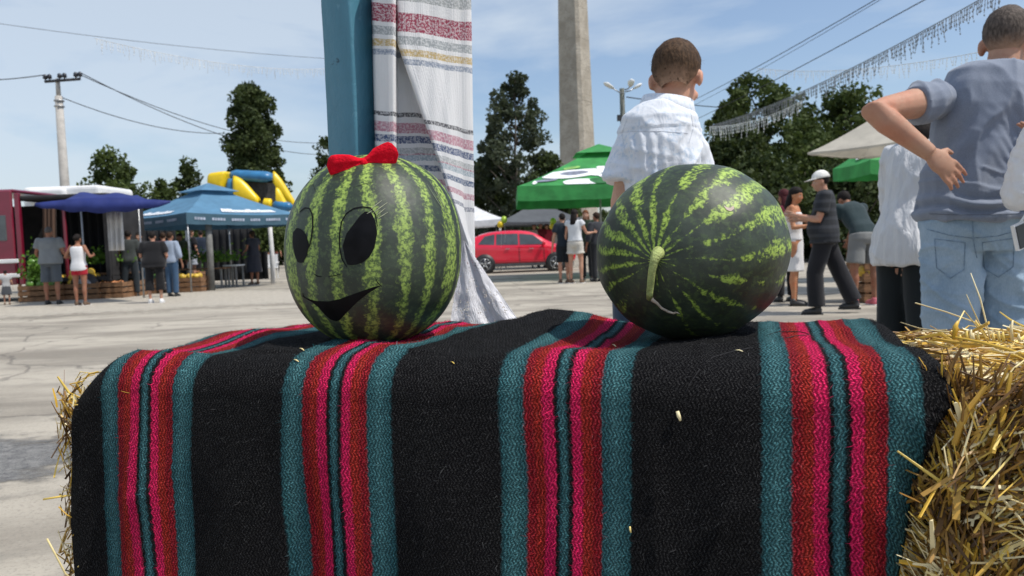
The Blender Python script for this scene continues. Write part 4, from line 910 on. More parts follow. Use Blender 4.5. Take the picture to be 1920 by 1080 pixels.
    # garments
    def sleeves(mb, e, upto):
        for sd in 'lr':
            a, b, c = J['sh_' + sd], J['el_' + sd], J['wr_' + sd]
            mb.ell(a, ((.060 + e) * s,) * 3, 14, 10)
            up_, fl = upto if isinstance(upto, tuple) else (upto, 0); ee = e + .012
            if up_ < 1.0: mb.tube([a, a.lerp(b, up_ * .5), a.lerp(b, up_)], [(.056 + e) * s, (.056 + ee) * s, (.055 + ee + fl) * s], 16)
            else: mb.tube([a, a.lerp(b, .5), b, b.lerp(c, (up_ - 1) * .5), b.lerp(c, min(up_ - 1, .97))], [(.056 + e) * s, (.056 + ee) * s, (.048 + ee) * s, (.044 + ee) * s, (.034 + e + fl) * s], 16)
    v2 = vox
    if top:
        mb = MB(); e = top.get('e', .016); z0 = top.get('hem', .90)
        sec = [q for q in sections if q[0] > z0 + .02]
        hw0 = np.interp(z0, [q[0] for q in sections], [q[1] for q in sections]); hd0 = np.interp(z0, [q[0] for q in sections], [q[2] for q in sections])
        zt_ = top.get('neck', 1.488); sec = [q for q in sec if q[0] < zt_ - .02]
        hw1 = np.interp(zt_, [q[0] for q in sections], [q[1] for q in sections]); hd1 = np.interp(zt_, [q[0] for q in sections], [q[2] for q in sections])
        sec = [(z0, max(hw0, .165 + belly * .2) + top.get('loose', 0), max(hd0, .115 + belly * .5) + top.get('loose', 0), 0)] + [(z, max(hw, .155 * fm) + top.get('loose', 0) * min(1, max(0, (1.3 - z) / .3)), hd + top.get('loose', 0) * min(1, max(0, (1.3 - z) / .3)), yo) for z, hw, hd, yo in sec] + [(zt_, hw1, hd1, -.01)]
        torso(mb, e, 0, 2, sec=sec)
        if top.get('sleeve', .55): sleeves(mb, top.get('se', e), top.get('sleeve', .55))
        me = mb.remesh(v2, 3)
        fn = top_fn or (lambda c: .006 * noise.noise(Vector((c.x * 9, c.y * 9, c.z * 4 + seed))))
        displace(me, fn); to = link(top.get('name', 'shirt'), me, top['m'], root)
        if top.get('collar'):
            cb = MB(); n = 26; nk = J['nk'] + (J['hc'] - J['nk']) * .08; rs = [[], [], [], []]
            ax = (J['hc'] - J['nk']).normalized() * .5 + Vector((0, 0, .5)); ax.normalize(); X = Vector((1, 0, 0)); X = (X - ax * X.dot(ax)).normalized(); Yv_ = ax.cross(X)
            for j in range(n):
                q = 2 * math.pi * j / n; dirv = X * math.cos(q) * 1.08 + Yv_ * math.sin(q); dip = Vector((0, 0, -.035 * max(0, math.sin(q)))) * s
                o0 = nk + dip + Vector((0, 0, .012)) * s
                rs[0].append(o0 + dirv * .062 * s - ax * .02 * s); rs[1].append(o0 + dirv * .066 * s + ax * .026 * s); rs[2].append(o0 + dirv * .074 * s + ax * .024 * s); rs[3].append(o0 + dirv * .090 * s - ax * .030 * s)
            cb.rings(rs, caps=False); co = cb.build('collar', top['collar'], root); co.modifiers.new('s', 'SOLIDIFY').thickness = .003
    if bottom:
        k = bottom.get('kind', 'trousers'); mb = MB(); e = bottom.get('e', .014) * s
        if k in ('trousers', 'shorts'):
            torso(mb, e, .84, bottom.get('waist', 1.02))
            for sd in 'lr':
                a, b, c = J['hp_' + sd], J['kn_' + sd], J['an_' + sd]; ub = bottom.get('len', 1.95 if k == 'trousers' else .85); fl = bottom.get('flare', .012) * s
                if ub < 1: mb.tube([a + Vector((0, 0, .03)), a.lerp(b, .4), a.lerp(b, ub)], [.096 * s + e, .086 * s + e, .066 * s + e + fl], 18)
                else: mb.tube([a + Vector((0, 0, .03)), a.lerp(b, .4), b, b.lerp(c, .5), b.lerp(c, ub - 1)], [.096 * s + e, .084 * s + e, .062 * s + e + fl * .5, .056 * s + e + fl * .7, .048 * s + e + fl], 18)
        else:
            zl = bottom.get('hem', .45); rs = []; n = 28
            for i in range(9):
                t = i / 8; z = 1.02 + (zl - 1.02) * t; hw = np.interp(z, [.3, .84, .92, 1.02], [.17, .175, .178, .15]) + bottom.get('flare', .03) * t
                rs.append([tp((W_ * hw * math.cos(q) * (1 + .03 * t * math.sin(q * 7)), hw * .72 * math.sin(q) * (1 + .05 * t * math.sin(q * 6)), z)) * s if z > .93 else Vector((W_ * hw * math.cos(q) * (1 + .03 * t * math.sin(q * 7)), hw * .72 * math.sin(q) * (1 + .05 * t * math.sin(q * 6)), z)) * s for q in [2 * math.pi * j / n for j in range(n)]])
            mb.rings(rs)
        me = mb.remesh(v2, 2); displace(me, bot_fn or (lambda c: .006 * noise.noise(Vector((c.x * 10, c.y * 10, c.z * 5 + seed)))))
        link(bottom.get('name', k), me, bottom['m'], root)
    for sd in 'lr':
        c = J['an_' + sd]
        if shoes:
            sh = MB(); sh.tube([c + Vector((0, -.055, -.035)) * s, c + Vector((0, -.02, -.030)) * s, c + Vector((0, .06, -.038)) * s, c + Vector((0, .13, -.050)) * s, c + Vector((0, .17, -.055)) * s], [.026 * s, .046 * s, .044 * s, .038 * s, .018 * s], 12)
            sh.tube([c + Vector((0, -.01, .03)) * s, c + Vector((0, -.005, -.03)) * s], [.040 * s, .044 * s], 12); so = sh.build('shoe', shoes, root)
            MB().box(c + Vector((0, .055, -.072)) * s, (.085 * s, .25 * s, .016 * s)).build('sole', WHITE_M if shoes is not BLK else BLK, so, smooth=False)
    if hat:
        hb = MB(); rs = []
        for i in range(8):
            t = i / 7; zz = .035 + .10 * math.sin(t * math.pi / 2); kk = math.cos(t * math.pi / 2 * .97); rs.append([H_(((.088) * kk * math.cos(q), -.008 + .106 * kk * math.sin(q), zz)) for q in [2 * math.pi * j / 20 for j in range(20)]])
        hb.rings(rs); ho = hb.build('cap', hat, root)
        bb = MB(); n = 10; r0 = []; r1 = []
        for j in range(n + 1):
            q = R(25) + R(130) * j / n; r0.append(H_((.086 * math.cos(q), .098 * math.sin(q), .045))); r1.append(H_((.080 * math.cos(q), .098 * math.sin(q) + .085 * math.sin(math.pi * j / n) ** .6, .030)))
        bb.rings([r0, r1], caps=False, closed=False); bo_ = bb.build('visor', hat, root); bo_.modifiers.new('s', 'SOLIDIFY').thickness = .004
    # rest on the ground
    if not joints: root.location.z -= low
    root['_J'] = 0; del root['_J']
    return root, J, H_
BLK = plain('shoe_black', (.02, .02, .02), .5); WSH = plain('shoe_white', (.7, .7, .7), .5); BRS = plain('sandal_brown', (.12, .07, .04), .6)
c_ = cloth
def at_feet(px, py): q = GR(px, py); return (q.x, q.y, 0)
def hgt(px, pyh, pyf): q = GR(px, pyf); return (P(px, pyh, q.y).z)
HB = hair_mat('hair_black', (.012, .009, .008)); HBR = hair_mat('hair_brown', (.035, .02, .012)); HM = hair_mat('hair_maroon', (.06, .012, .015)); HG = hair_mat('hair_grey', (.10, .09, .085))
def man(label, px, pyh, pyf, rz=0, **k):
    H = hgt(px, pyh, pyf); return person(label, at_feet(px, pyf), R(rz), H, **k)
# ---- left crowd
man('balding man in a grey t-shirt and grey shorts seen from behind', 100, 423, 571, 8, top=dict(m=c_('grey_tee', (.20, .215, .22)), sleeve=.6, loose=.02), bottom=dict(m=c_('grey_shorts', (.085, .10, .115)), kind='shorts', len=.98, flare=.03), hair=dict(m=HG, e=.004, back=-.02), shoes=BLK, sk=SK2, wd=1.15, belly=.06, seed=1, pose=dict(fa_r=(.0, .9, -.3), fa_l=(0, .8, -.4)))
man('woman in a white tank top and red shorts with dark tied hair', 153, 437, 573, -5, top=dict(m=c_('white_tank', (.72, .72, .73)), sleeve=0, hem=.84, neck=1.43), bottom=dict(m=c_('red_shorts', (.40, .015, .03)), kind='shorts', len=.42, flare=.03), hair=dict(m=HB, kind='bun', e=.01), shoes=BRS, sk=SK2, female=True, wd=1.05, seed=2, pose=dict(ua_l=(-.5, -.1, -.8), fa_l=(.2, .7, .1), ua_r=(.5, -.1, -.8), fa_r=(-.2, .7, .1)))
man('man in a dark grey shirt and dark trousers standing under the white curtain', 247, 430, 556, 15, top=dict(m=c_('darkgrey_shirt', (.045, .052, .05)), sleeve=.7, loose=.015), bottom=dict(m=c_('dark_trousers', (.02, .027, .033)), kind='trousers'), hair=dict(m=HB, e=.008), shoes=BLK, sk=SK2, seed=3, pose=dict(fa_r=(-.2, .9, -.1), th_l=(-.12, 0, -1), th_r=(.12, 0, -1)))
man('large person all in black with bright white sneakers', 293, 432, 568, 5, top=dict(m=c_('black_tee', (.012, .012, .014)), sleeve=.75, loose=.035, hem=.86), bottom=dict(m=c_('black_shorts', (.010, .010, .012)), kind='shorts', len=1.2, flare=.05), hair=dict(m=HB, e=.008), shoes=WSH, sk=SK1, wd=1.28, belly=.06, seed=4, pose=dict(fa_l=(.3, .8, -.2), fa_r=(-.3, .8, -.2)))
man('person in a pale blue shirt and blue jeans right of the person in black', 325, 433, 556, -10, top=dict(m=c_('paleblue_shirt', (.30, .36, .46)), sleeve=1.5, loose=.02), bottom=dict(m=c_('blue_jeans', (.045, .09, .16)), kind='trousers'), hair=dict(m=HBR, e=.008), shoes=BLK, sk=SK2, seed=5, wd=.9)
man('person in a dark vest facing us between the shoppers in dark grey and in black', 268, 434, 552, 170, top=dict(m=c_('black_vest', (.018, .018, .022)), sleeve=.5), bottom=dict(m=c_('jeans_mid', (.08, .13, .19)), kind='trousers'), hair=dict(m=HB), shoes=BLK, sk=SK1, seed=6, wd=.9, face=True)
man('person in a black top and pale skirt with an orange bag strap', 362, 428, 535, -30, top=dict(m=c_('black_top', (.014, .014, .018)), sleeve=.6), bottom=dict(m=c_('pale_skirt', (.42, .45, .52)), kind='skirt', hem=.62, flare=.05, name='skirt'), hair=dict(m=HBR, kind='long', L=.16), shoes=BLK, sk=SK1, female=True, seed=7)
man('person in dark clothes standing deep under the teal tent behind the post', 381, 430, 528, 20, top=dict(m=c_('navy_top', (.02, .03, .05)), sleeve=.6), bottom=dict(m=c_('black_pants', (.012, .012, .014)), kind='trousers'), hair=dict(m=HB), shoes=BLK, sk=SK2, seed=8)
man('woman in a long dark dress standing alone at the edge of the stalls', 478, 431, 534, 60, top=dict(m=c_('dark_dress', (.028, .030, .042)), sleeve=.5, loose=.02), bottom=dict(m=c_('dark_dress', (.028, .030, .042)), kind='dress', hem=.40, flare=.09, name='dress_skirt'), hair=dict(m=HBR, e=.012, back=-.07), shoes=BRS, sk=SK2, female=True, seed=9, wd=1.15, pose=dict(fa_r=(.1, .9, -.5), fa_l=(.2, .9, -.5)))
man('child in black standing in front of the maroon van', 47, 461, 564, 10, top=dict(m=c_('black_kid', (.018, .02, .026)), sleeve=.6, loose=.03), bottom=dict(m=c_('black_kid_shorts', (.014, .016, .022)), kind='shorts', len=.9, flare=.04), hair=dict(m=HG, e=.006), shoes=BRS, sk=SK1, seed=10, wd=1.1, pose=dict(fa_l=(.3, .9, .0), fa_r=(.3, .9, .0)))
man('child in a dark skirt bending at the left edge beside the van', 14, 506, 572, 30, top=dict(m=c_('white_grey_top', (.40, .40, .40)), sleeve=.5), bottom=dict(m=c_('grey_skirt', (.07, .075, .085)), kind='skirt', hem=.5, flare=.06, name='skirt'), hair=dict(m=HB), shoes=BRS, sk=SK1, seed=11, pose=dict(lean=-0))
man('vendor in grey behind the tables at the back of the teal tent', 437, 440, 522, 180, top=dict(m=c_('vendor_grey', (.12, .13, .14)), sleeve=.6), bottom=dict(m=c_('black_pants', (.012, .012, .014)), kind='trousers'), hair=dict(m=HB), shoes=BLK, sk=SK2, seed=12, face=True)
man('shopper in a maroon top half hidden behind the large person in black', 312, 434, 550, 25, top=dict(m=c_('maroon_top', (.10, .02, .03)), sleeve=.6), bottom=dict(m=c_('black_pants', (.012, .012, .014)), kind='trousers'), hair=dict(m=HBR), shoes=BLK, sk=SK1, seed=71)
man('shopper in a checked olive shirt behind the crates under the teal tent', 343, 436, 540, 160, top=dict(m=c_('olive_top', (.09, .09, .05)), sleeve=.7), bottom=dict(m=c_('dark_trousers', (.02, .027, .033)), kind='trousers'), hair=dict(m=HB), shoes=BLK, sk=SK2, seed=72, face=True)
man('person in red brown far under the right end of the teal tent', 517, 443, 512, 200, top=dict(m=c_('rust_top', (.18, .06, .04)), sleeve=.7), bottom=dict(m=c_('black_pants', (.012, .012, .014)), kind='trousers'), hair=dict(m=HB), shoes=BLK, sk=SK1, seed=73, vox=.024, face=True)
man('stallholder in black sitting height between the van and the man in grey', 66, 452, 552, 175, top=dict(m=c_('black_tee', (.012, .012, .014)), sleeve=.6), bottom=dict(m=c_('black_pants', (.012, .012, .014)), kind='trousers'), hair=dict(m=HG), shoes=BLK, sk=SK2, seed=74, vox=.022, face=True)
# ---- centre group
man('woman with long dark hair in a white top and cream shorts', 1081, 391, 531, -25, top=dict(m=c_('white_top', (.62, .64, .66)), sleeve=.25, hem=.98, loose=.01), bottom=dict(m=c_('cream_shorts', (.55, .52, .46)), kind='shorts', len=.55, flare=.045), hair=dict(m=HB, kind='long', L=.22, e=.012), shoes=BRS, sk=SK1, female=True, seed=13, pose=dict(ua_r=(.3, .3, -.8), fa_r=(.4, .9, .1), th_l=(-.09, 0, -1), th_r=(.10, 0, -1)))
man('person in dark navy partly hidden left of the woman in white', 1058, 398, 531, 10, top=dict(m=c_('deep_navy', (.012, .02, .03)), sleeve=.6), bottom=dict(m=c_('deep_navy_shorts', (.010, .014, .018)), kind='shorts', len=.95), hair=dict(m=HB), shoes=BRS, sk=SK1, seed=14, wd=.85)
man('dark dressed person just left of the stem end watermelon', 1122, 396, 528, 30, top=dict(m=c_('charcoal', (.035, .038, .045)), sleeve=1.6), bottom=dict(m=c_('charcoal_pants', (.02, .022, .026)), kind='trousers'), hair=dict(m=HBR), shoes=BLK, sk=SK2, seed=15)
man('auburn haired person facing us behind the woman in white', 1102, 392, 526, 165, top=dict(m=c_('green_black', (.02, .035, .02)), sleeve=.6), bottom=dict(m=c_('charcoal_pants', (.02, .022, .026)), kind='trousers'), hair=dict(m=hair_mat('hair_auburn', (.13, .05, .02)), kind='long', L=.2), shoes=BLK, sk=SK1, female=True, seed=16, face=True)
for i, (px, py, cc, lab) in enumerate(((1001, 418, (.5, .45, .4), 'bystander with pale top beyond the red car, first from the left'), (1013, 416, (.16, .02, .03), 'bystander in dark red beyond the red car roof'), (1025, 418, (.45, .05, .08), 'bystander in bright red behind the windscreen of the red car'), (1041, 417, (.6, .55, .5), 'bystander in cream beyond the bonnet of the red car'))):
    Y = 31.0; p = P(px, py, Y); person(lab, (p.x, Y, 0), R(180 - 10 * i), p.z, top=dict(m=c_('by_%d' % i, cc), sleeve=.6), bottom=dict(m=c_('black_pants', (.012, .012, .014)), kind='trousers'), hair=dict(m=(HB, HBR)[i % 2]), shoes=BLK, sk=SK1, vox=.026, seed=20 + i, face=True)
# ---- right group
DSH = None
g = N('dark_striped_shirt'); v = g.coord('Object'); w = g.n('TexWave', wave_type='BANDS', bands_direction='Z'); g.t.links.new(v, w.inputs[0]); w.inputs['Scale'].default_value = 3.2; w.inputs['Distortion'].default_value = .4
g.col(g.mix(g.ss(w.outputs['Fac'], .55, .8), (.012, .014, .018), (.028, .031, .038))).p(Roughness=.85); DSH = g.m
qx, qy, _ = at_feet(1550, 588)
man('man in a white cap and dark clothes striding left past the stalls', 1548, 314, 588, 68, top=dict(m=DSH, sleeve=.7, loose=.03, hem=.86, name='polo_shirt'), bottom=dict(m=c_('black_trousers', (.014, .014, .017)), kind='trousers', e=.022, flare=.03), hair=dict(m=HB, e=.004), hat=plain('cap_white', (.75, .74, .70), .8), shoes=BLK, sk=SK1, seed=30, wd=1.2, belly=.05, vox=.014,
    pose=dict(ua_l=(-.1, .25, -1), fa_l=(.1, .95, .25), ua_r=(.1, .15, -1), fa_r=(.1, .9, .1), th_l=(-.02, .28, -1), sh_l=(0, -.05, -1), th_r=(.02, -.40, -1), sh_r=(0, -.42, -1), head=(0, 8)), face=True)
man('young woman in a white knee length dress with dark hair', 1491, 348, 573, 200 + 45, top=dict(m=c_('white_dress', (.72, .71, .70)), sleeve=0, hem=.95, neck=1.36, e=.010, name='dress_bodice'), bottom=dict(m=c_('white_dress', (.72, .71, .70)), kind='dress', hem=.50, flare=.01, name='dress_skirt'), hair=dict(m=HB, kind='long', L=.16, e=.012), shoes=BLK, sk=skin('skin_warm', (.50, .25, .13)), female=True, wd=.92, seed=31, vox=.014, pose=dict(fa_l=(.2, .9, .1), fa_r=(-.2, .9, .1), head=(-15, 8)), face=True)
man('woman with maroon hair and dark red top behind the white dress', 1474, 352, 566, 10, top=dict(m=c_('darkred_top', (.14, .02, .04)), sleeve=.6), bottom=dict(m=c_('black_trousers', (.014, .014, .017)), kind='trousers'), hair=dict(m=HM, kind='long', L=.15, e=.012), shoes=BLK, sk=SK2, female=True, seed=32, vox=.016)
person('person in grey shorts bending over the fruit with their back to us', at_feet(1622, 573), R(12), 1.66, pose=dict(lean=38, th_l=(-.12, .03, -1), th_r=(.12, .03, -1), ua_l=(-.25, .5, -.9), fa_l=(-.3, .6, -.6), ua_r=(0, .8, -.9), fa_r=(0, .5, -.8)), top=dict(m=c_('darkteal_top', (.022, .04, .045)), sleeve=.5, hem=.97), bottom=dict(m=c_('stone_shorts', (.20, .205, .20)), kind='shorts', len=.80, flare=.035, e=.022), hair=dict(m=HB, kind='short', e=.012), shoes=plain('sandal_pink', (.5, .12, .15)), sk=SK2, female=True, wd=1.12, seed=33, vox=.014)
# fruit stand at the right
q = GR(1668, 566); c = copy_tree(cproto); c.location = (q.x + .1, q.y + .2, 0); tag(c, 'lower crate of the fruit stack right of the bending person', 'crate', 'wooden fruit crates in front of the stalls')
c = copy_tree(cproto); c.location = (q.x + .12, q.y + .22, .42); tag(c, 'upper crate of the fruit stack right of the bending person', 'crate', 'wooden fruit crates in front of the stalls')
rr = random.Random(77)
for k in range(26):
    o = bpy.data.objects.new('peach', fr_me['tomato' if k % 3 else 'yellow_melon']); C.objects.link(o); o.name = 'tomato' if k % 3 else 'yellow_melon'
    lv = k % 2; o.location = (q.x - .33 + (k // 2 % 8) * .10 + rr.uniform(-.02, .02), q.y - .02 + (k // 16) * .12 + .05, (.42 if lv == 0 else .86) + rr.uniform(-.02, .04))
    tag(o, ('tomatoes' if k % 3 else 'small yellow melons') + ' in the crate stack right of the bending person', 'tomato' if k % 3 else 'yellow melon', 'fruit in the crate stack at the right')

# ---- the person in the long white shirt behind the man's elbow
g = N('white_shirt_linen'); v = g.coord('Object'); f = g.noise(g.coord('Object', (1, 1, .12)), 26, 3, .5, .3)
g.col(g.mix(f, (.50, .51, .53), (.62, .63, .64))).p(Roughness=.6); g.b.inputs['Sheen Weight'].default_value = .2; g.bump(f, .7, .03); LIN = g.m
Yw = 3.75; pw = P(1700, 475, Yw)
person('person in a long white shirt and wide black trousers behind the elbow of the man', (pw.x + .0, Yw, 0), R(-62), 1.62, pose=dict(side=0, lean=14, head=(0, 30), ua_l=(-.12, .15, -1), fa_l=(0, .25, -1), ua_r=(.08, .1, -1), fa_r=(.05, .3, -1)), top=dict(m=LIN, sleeve=1.55, loose=.012, hem=.84, e=.018, name='long_shirt', collar=LIN), bottom=dict(m=c_('wide_black', (.010, .014, .016)), kind='trousers', e=.0, flare=.03, waist=.98), hair=dict(m=HB, kind='long', L=.1), shoes=BLK, sk=SK1, female=True, wd=.78, seed=40, vox=.011,
    top_fn=lambda c: .011 * ridge(c.x * 13, c.y * 13, c.z * 2.2) + .006 * ridge(c.x * 6 + c.z * 8, c.y * 6, c.z * 6) + .003 * noise.noise(c * 14))

# ---- the boy
g = N('boy_shirt'); v = g.coord('Object'); f = g.noise(v, 85, 4, .6); f2 = g.noise(v, 16, 3, .5, .5); vr = g.n('TexVoronoi'); g.t.links.new(v, vr.inputs['Vector']); vr.inputs['Scale'].default_value = 70
m1 = g.math('MULTIPLY', g.ss(f, .48, .60), g.ss(f2, .42, .56)); k = g.mix(g.math('MULTIPLY', m1, .42), (.72, .75, .80), (.30, .46, .64)); k = g.mix(g.math('MULTIPLY', g.math('SUBTRACT', 1, g.ss(vr.outputs['Distance'], .1, .3)), .35), k, (.45, .54, .66))
g.col(k).p(Roughness=.8); g.b.inputs['Sheen Weight'].default_value = .15; g.bump(g.noise(g.coord('Object', (1, 1, .5)), 26, 4, .5, .9), .35, .015); BSH = g.m
def boy_fold(c):
    w = .0015 * noise.noise(c * 30)
    if c.y < 0.06:
        x, z = c.x, c.z
        low = min(1, max(0, (1.255 - z) / .03))
        w += low * .006 * (math.sin((x + .10 * (z - 1.2)) * 120 + 1.6 * noise.noise(c * 6)) ** 2) * math.exp(-((x + .06) / .07) ** 2)     # pleats under the yoke
        w += .0035 if z > 1.258 else 0
        d = (x - .13) * .75 + (z - 1.26) * 1.0; a = (x - .13) * 1.0 - (z - 1.26) * .75
        w += .012 * ridge(a * 13, d * 3, 2.0) * math.exp(-((x - .07) / .08) ** 2) * min(1, max(0, (1.31 - z) * 12))                        # drag folds from the right armpit
        w += .004 * ridge(x * 7 + z * 9, z * 9, 1.0)
    return w + .003 * ridge(c.y * 14, c.z * 14, 5.0)
Yb_ = 2.30; pb = P(1236, 300, Yb_); Hb = P(1265, 69, 2.33).z + .0
sB = 1.52 / 1.75
Mhb = Matrix.Rotation(R(-20), 3, 'Z') @ Matrix.Rotation(R(-24), 3, 'X')
hcb = P(1268, 148, 2.30) - Vector((pb.x, Yb_, 0))
jb = dict(Mh=Mhb, hc=hcb, nk=P(1249, 212, 2.30) - Vector((pb.x, Yb_, 0)))
def lb(px, py, Y): return P(px, py, Y) - Vector((pb.x, Yb_, 0))
jb['sh_l'] = lb(1196, 259, 2.31); jb['el_l'] = lb(1168, 378, 2.30); jb['wr_l'] = lb(1170, 480, 2.42); jb['hd_l'] = Vector((.2, .6, -.8))
jb['sh_r'] = lb(1272, 249, 2.34); jb['el_r'] = lb(1304, 345, 2.46); jb['wr_r'] = lb(1270, 420, 2.62); jb['hd_r'] = Vector((-.6, .6, -.4))
HBOY = hair_mat('hair_boy', (.066, .038, .021))
boyroot, JB, _h = person('boy in a white short sleeved shirt with blue print, head bowed to the right', (pb.x, Yb_, 0), 0, 1.57, joints=jb, top=dict(m=BSH, sleeve=(.72, .010), loose=.010, hem=.80, e=.008, se=.008, collar=BSH), bottom=dict(m=c_('boy_jeans', (.03, .05, .09)), kind='trousers'), hair=dict(m=HBOY, e=.010, front=.06, back=-.055, fuzz=.019, n=18000), shoes=WSH, sk=skin('skin_boy', (.58, .37, .26)), wd=.70, seed=50, vox=.0056, top_fn=boy_fold, face=True)

# ---- the man in the polo shirt (built in his real place; joints given in metres from his feet)
Ym = 2.80; pm = P(1832, 470, Ym); o3 = Vector((pm.x, Ym, 0))
def lm(px, py, Y): return P(px, py, Y) - o3
POLO = None
g = N('polo_blue'); v = g.coord('Object'); f = g.noise(v, 420, 2); f2 = g.noise(v, 6, 4)
g.col(g.mix(g.ss(f, .3, .7), (.150, .180, .240), g.mix(g.ss(f2, .3, .7), (.19, .222, .290), (.22, .255, .325)))).p(Roughness=.9); g.b.inputs['Sheen Weight'].default_value = .25; g.bump(g.noise(g.coord('Object', (1, 1, .5)), 10, 3, .5, .6), .3, .02); POLO = g.m
g = N('pale_denim'); v = g.coord('Object'); f = g.noise(g.coord('Object', (1, 1, .3)), 300, 2); f2 = g.noise(v, 7, 5, .6, .3)
g.col(g.mix(g.ss(f, .3, .7), g.mix(g.ss(f2, .35, .65), (.21, .30, .40), (.28, .38, .48)), g.mix(g.ss(f2, .35, .65), (.24, .34, .44), (.33, .43, .53)))).p(Roughness=.85); g.bump(g.noise(v, 12, 4, .5, .8), .4, .03); DEN = g.m
off = lm(1872, 205, 2.80).x                    # the upper body leans to the right
def polo_fold(c):
    w = .006 * noise.noise(c * 7)
    if c.y < .06:
        x, z = c.x, c.z
        # long drag folds falling from the right shoulder towards the waist, and stacked creases above the hem
        d = (x - .10) * .9 + (z - 1.2) * .55
        w += .017 * (math.sin(d * 95 + 2.2 * noise.noise(c * 4)) ** 2) * math.exp(-((x - .17) / .12) ** 2) * min(1, max(0, (1.42 - z) * 4)) * min(1, max(0, (z - 1.0) * 6))
        w += .012 * math.sin((z + .10 * x) * 130 + 3 * noise.noise(c * 6)) * math.exp(-((z - 1.015) / .045) ** 2)
        w += .011 * math.sin((x * .8 - z * .5) * 80 + 2 * noise.noise(c * 5)) * math.exp(-((x + .12) / .10) ** 2) * math.exp(-((z - 1.2) / .15) ** 2)
        w += .012 * ridge((x - .3 * z) * 10, (z + .9 * x) * 3.0, 2.0) + .006 * ridge(x * 3, z * 16 + x * 5, 7.0) * (1 if z < 1.15 else .2)
        w -= .010 * math.exp(-((x - .05) / .03) ** 2) * min(1, max(0, (z - 1.05) * 5)) * min(1, max(0, (1.40 - z) * 5))
    return w
def jean_fold(c):
    w = .002 * noise.noise(c * 25)
    w += .008 * ridge(c.x * 5, c.y * 4, c.z * 10 + 4 * abs(c.x)) * (1 if c.z < .84 else .3) + .008 * ridge(c.x * 10 + c.z * 9, c.y * 5, c.z * 7)
    w -= .004 * math.exp(-(c.x / .012) ** 2) * (1 if c.z > .80 and c.y < 0 else 0)
    return w
side = math.degrees(math.atan2(off, 1.41 - .95)); 
jm = dict(nk=lm(1876, 150, 2.80), hc=lm(1889, 78, 2.83), Mh=Matrix.Rotation(R(-42), 3, 'Z') @ Matrix.Rotation(R(-8), 3, 'X'))
jm['sh_l'] = lm(1752, 188, 2.78); jm['el_l'] = lm(1638, 208, 2.63); jm['wr_l'] = lm(1744, 288, 2.60); jm['hd_l'] = Vector((.72, .06, -.60)); jm['hn_l'] = Vector((.05, -1, .12)); jm['thumb_l'] = Vector((-.6, 0, .8)); jm['curl_l'] = .30
jm['sh_r'] = lm(1998, 178, 2.82); jm['el_r'] = lm(2030, 330, 2.74); jm['wr_r'] = lm(1975, 300, 2.52); jm['hd_r'] = Vector((-.5, -.1, .8))
manroot, JM, HM_ = person('man in a blue grey polo shirt with his left hand on his back', o3, 0, 1.79, joints=jm, pose=dict(side=side * .98, th_l=(-.02, 0, -1), th_r=(.05, .02, -1)), top=dict(m=POLO, sleeve=(.34, -.012), loose=.008, hem=.95, e=.014, se=.004, name='polo_shirt', collar=POLO), bottom=dict(m=DEN, kind='trousers', e=.008, flare=.020, name='jeans', waist=.99), hair=dict(m=hair_mat('hair_buzz', (.085, .068, .058)), e=.003, front=.06, back=-.045, fuzz=.004, n=7000), shoes=BRS, sk=SK1, wd=1.0, belly=.04, seed=60, vox=.0056, top_fn=polo_fold, bot_fn=jean_fold, face=True)
st_ = MB(); n = 40; nk = JM['nk'] + (JM['hc'] - JM['nk']) * .08
for e_ in (0,):
    ax = (JM['hc'] - JM['nk']).normalized() * .5 + Vector((0, 0, .5)); ax.normalize(); X = Vector((1, 0, 0)); X = (X - ax * X.dot(ax)).normalized(); Yq = ax.cross(X)
    st_.tube([nk + Vector((0, 0, -.035 * max(0, math.sin(q)) + .012)) + (X * math.cos(q) * 1.08 + Yq * math.sin(q)) * .0925 - ax * .022 for q in [2 * math.pi * j / n for j in range(n + 1)]], .0022, 5, caps=False)
st_.build('collar_stripe', plain('stripe_navy', (.02, .05, .07), .8), manroot)
# seams, hems and pockets are thin raised strips laid on the cloth itself
def on_mesh(b, org, px, py, off):
    d = ray(px, py).normalized(); h_ = b.ray_cast(CAM - org, d); return None if h_[0] is None else h_[0] - d * off
def seam(b, org, pts, w, name, root, m, off=.0015):
    n = 14; mb = MB(); A = []; B = []
    for i, p in enumerate(pts[:-1]):
        for k in range(n): u = k / n; A.append((p[0] + (pts[i + 1][0] - p[0]) * u, p[1] + (pts[i + 1][1] - p[1]) * u))
    A.append(pts[-1]); q = [on_mesh(b, org, x, y, off) for x, y in A]; q = [v for v in q if v is not None]
    if len(q) > 2: mb.tube(q, w, 5); mb.build(name, m, root)
def kid(root, nm): return [o for o in C.objects if o.parent == root and o.name.split('.')[0] == nm][0]
def mesh_bvh(o): return BVHTree.FromPolygons([v.co for v in o.data.vertices], [tuple(p.vertices) for p in o.data.polygons])
jb_ = mesh_bvh(kid(manroot, 'jeans')); DST = plain('denim_seam', (.18, .26, .35), .9, .3, 60); DPK = DEN
seam(jb_, o3, [(1824, 412), (1825, 450), (1832, 484)], .0016, 'seam', manroot, DST)
seam(jb_, o3, [(1738, 430), (1780, 441), (1824, 447)], .0013, 'seam', manroot, DST); seam(jb_, o3, [(1824, 447), (1870, 443), (1915, 430)], .0013, 'seam', manroot, DST)
for pk in ([(1752, 448), (1810, 455), (1808, 505), (1782, 522), (1756, 502)], [(1842, 455), (1902, 447), (1900, 500), (1872, 520), (1846, 504)]):
    seam(jb_, o3, pk + [pk[0]], .0012, 'pocket_stitching', manroot, DST)
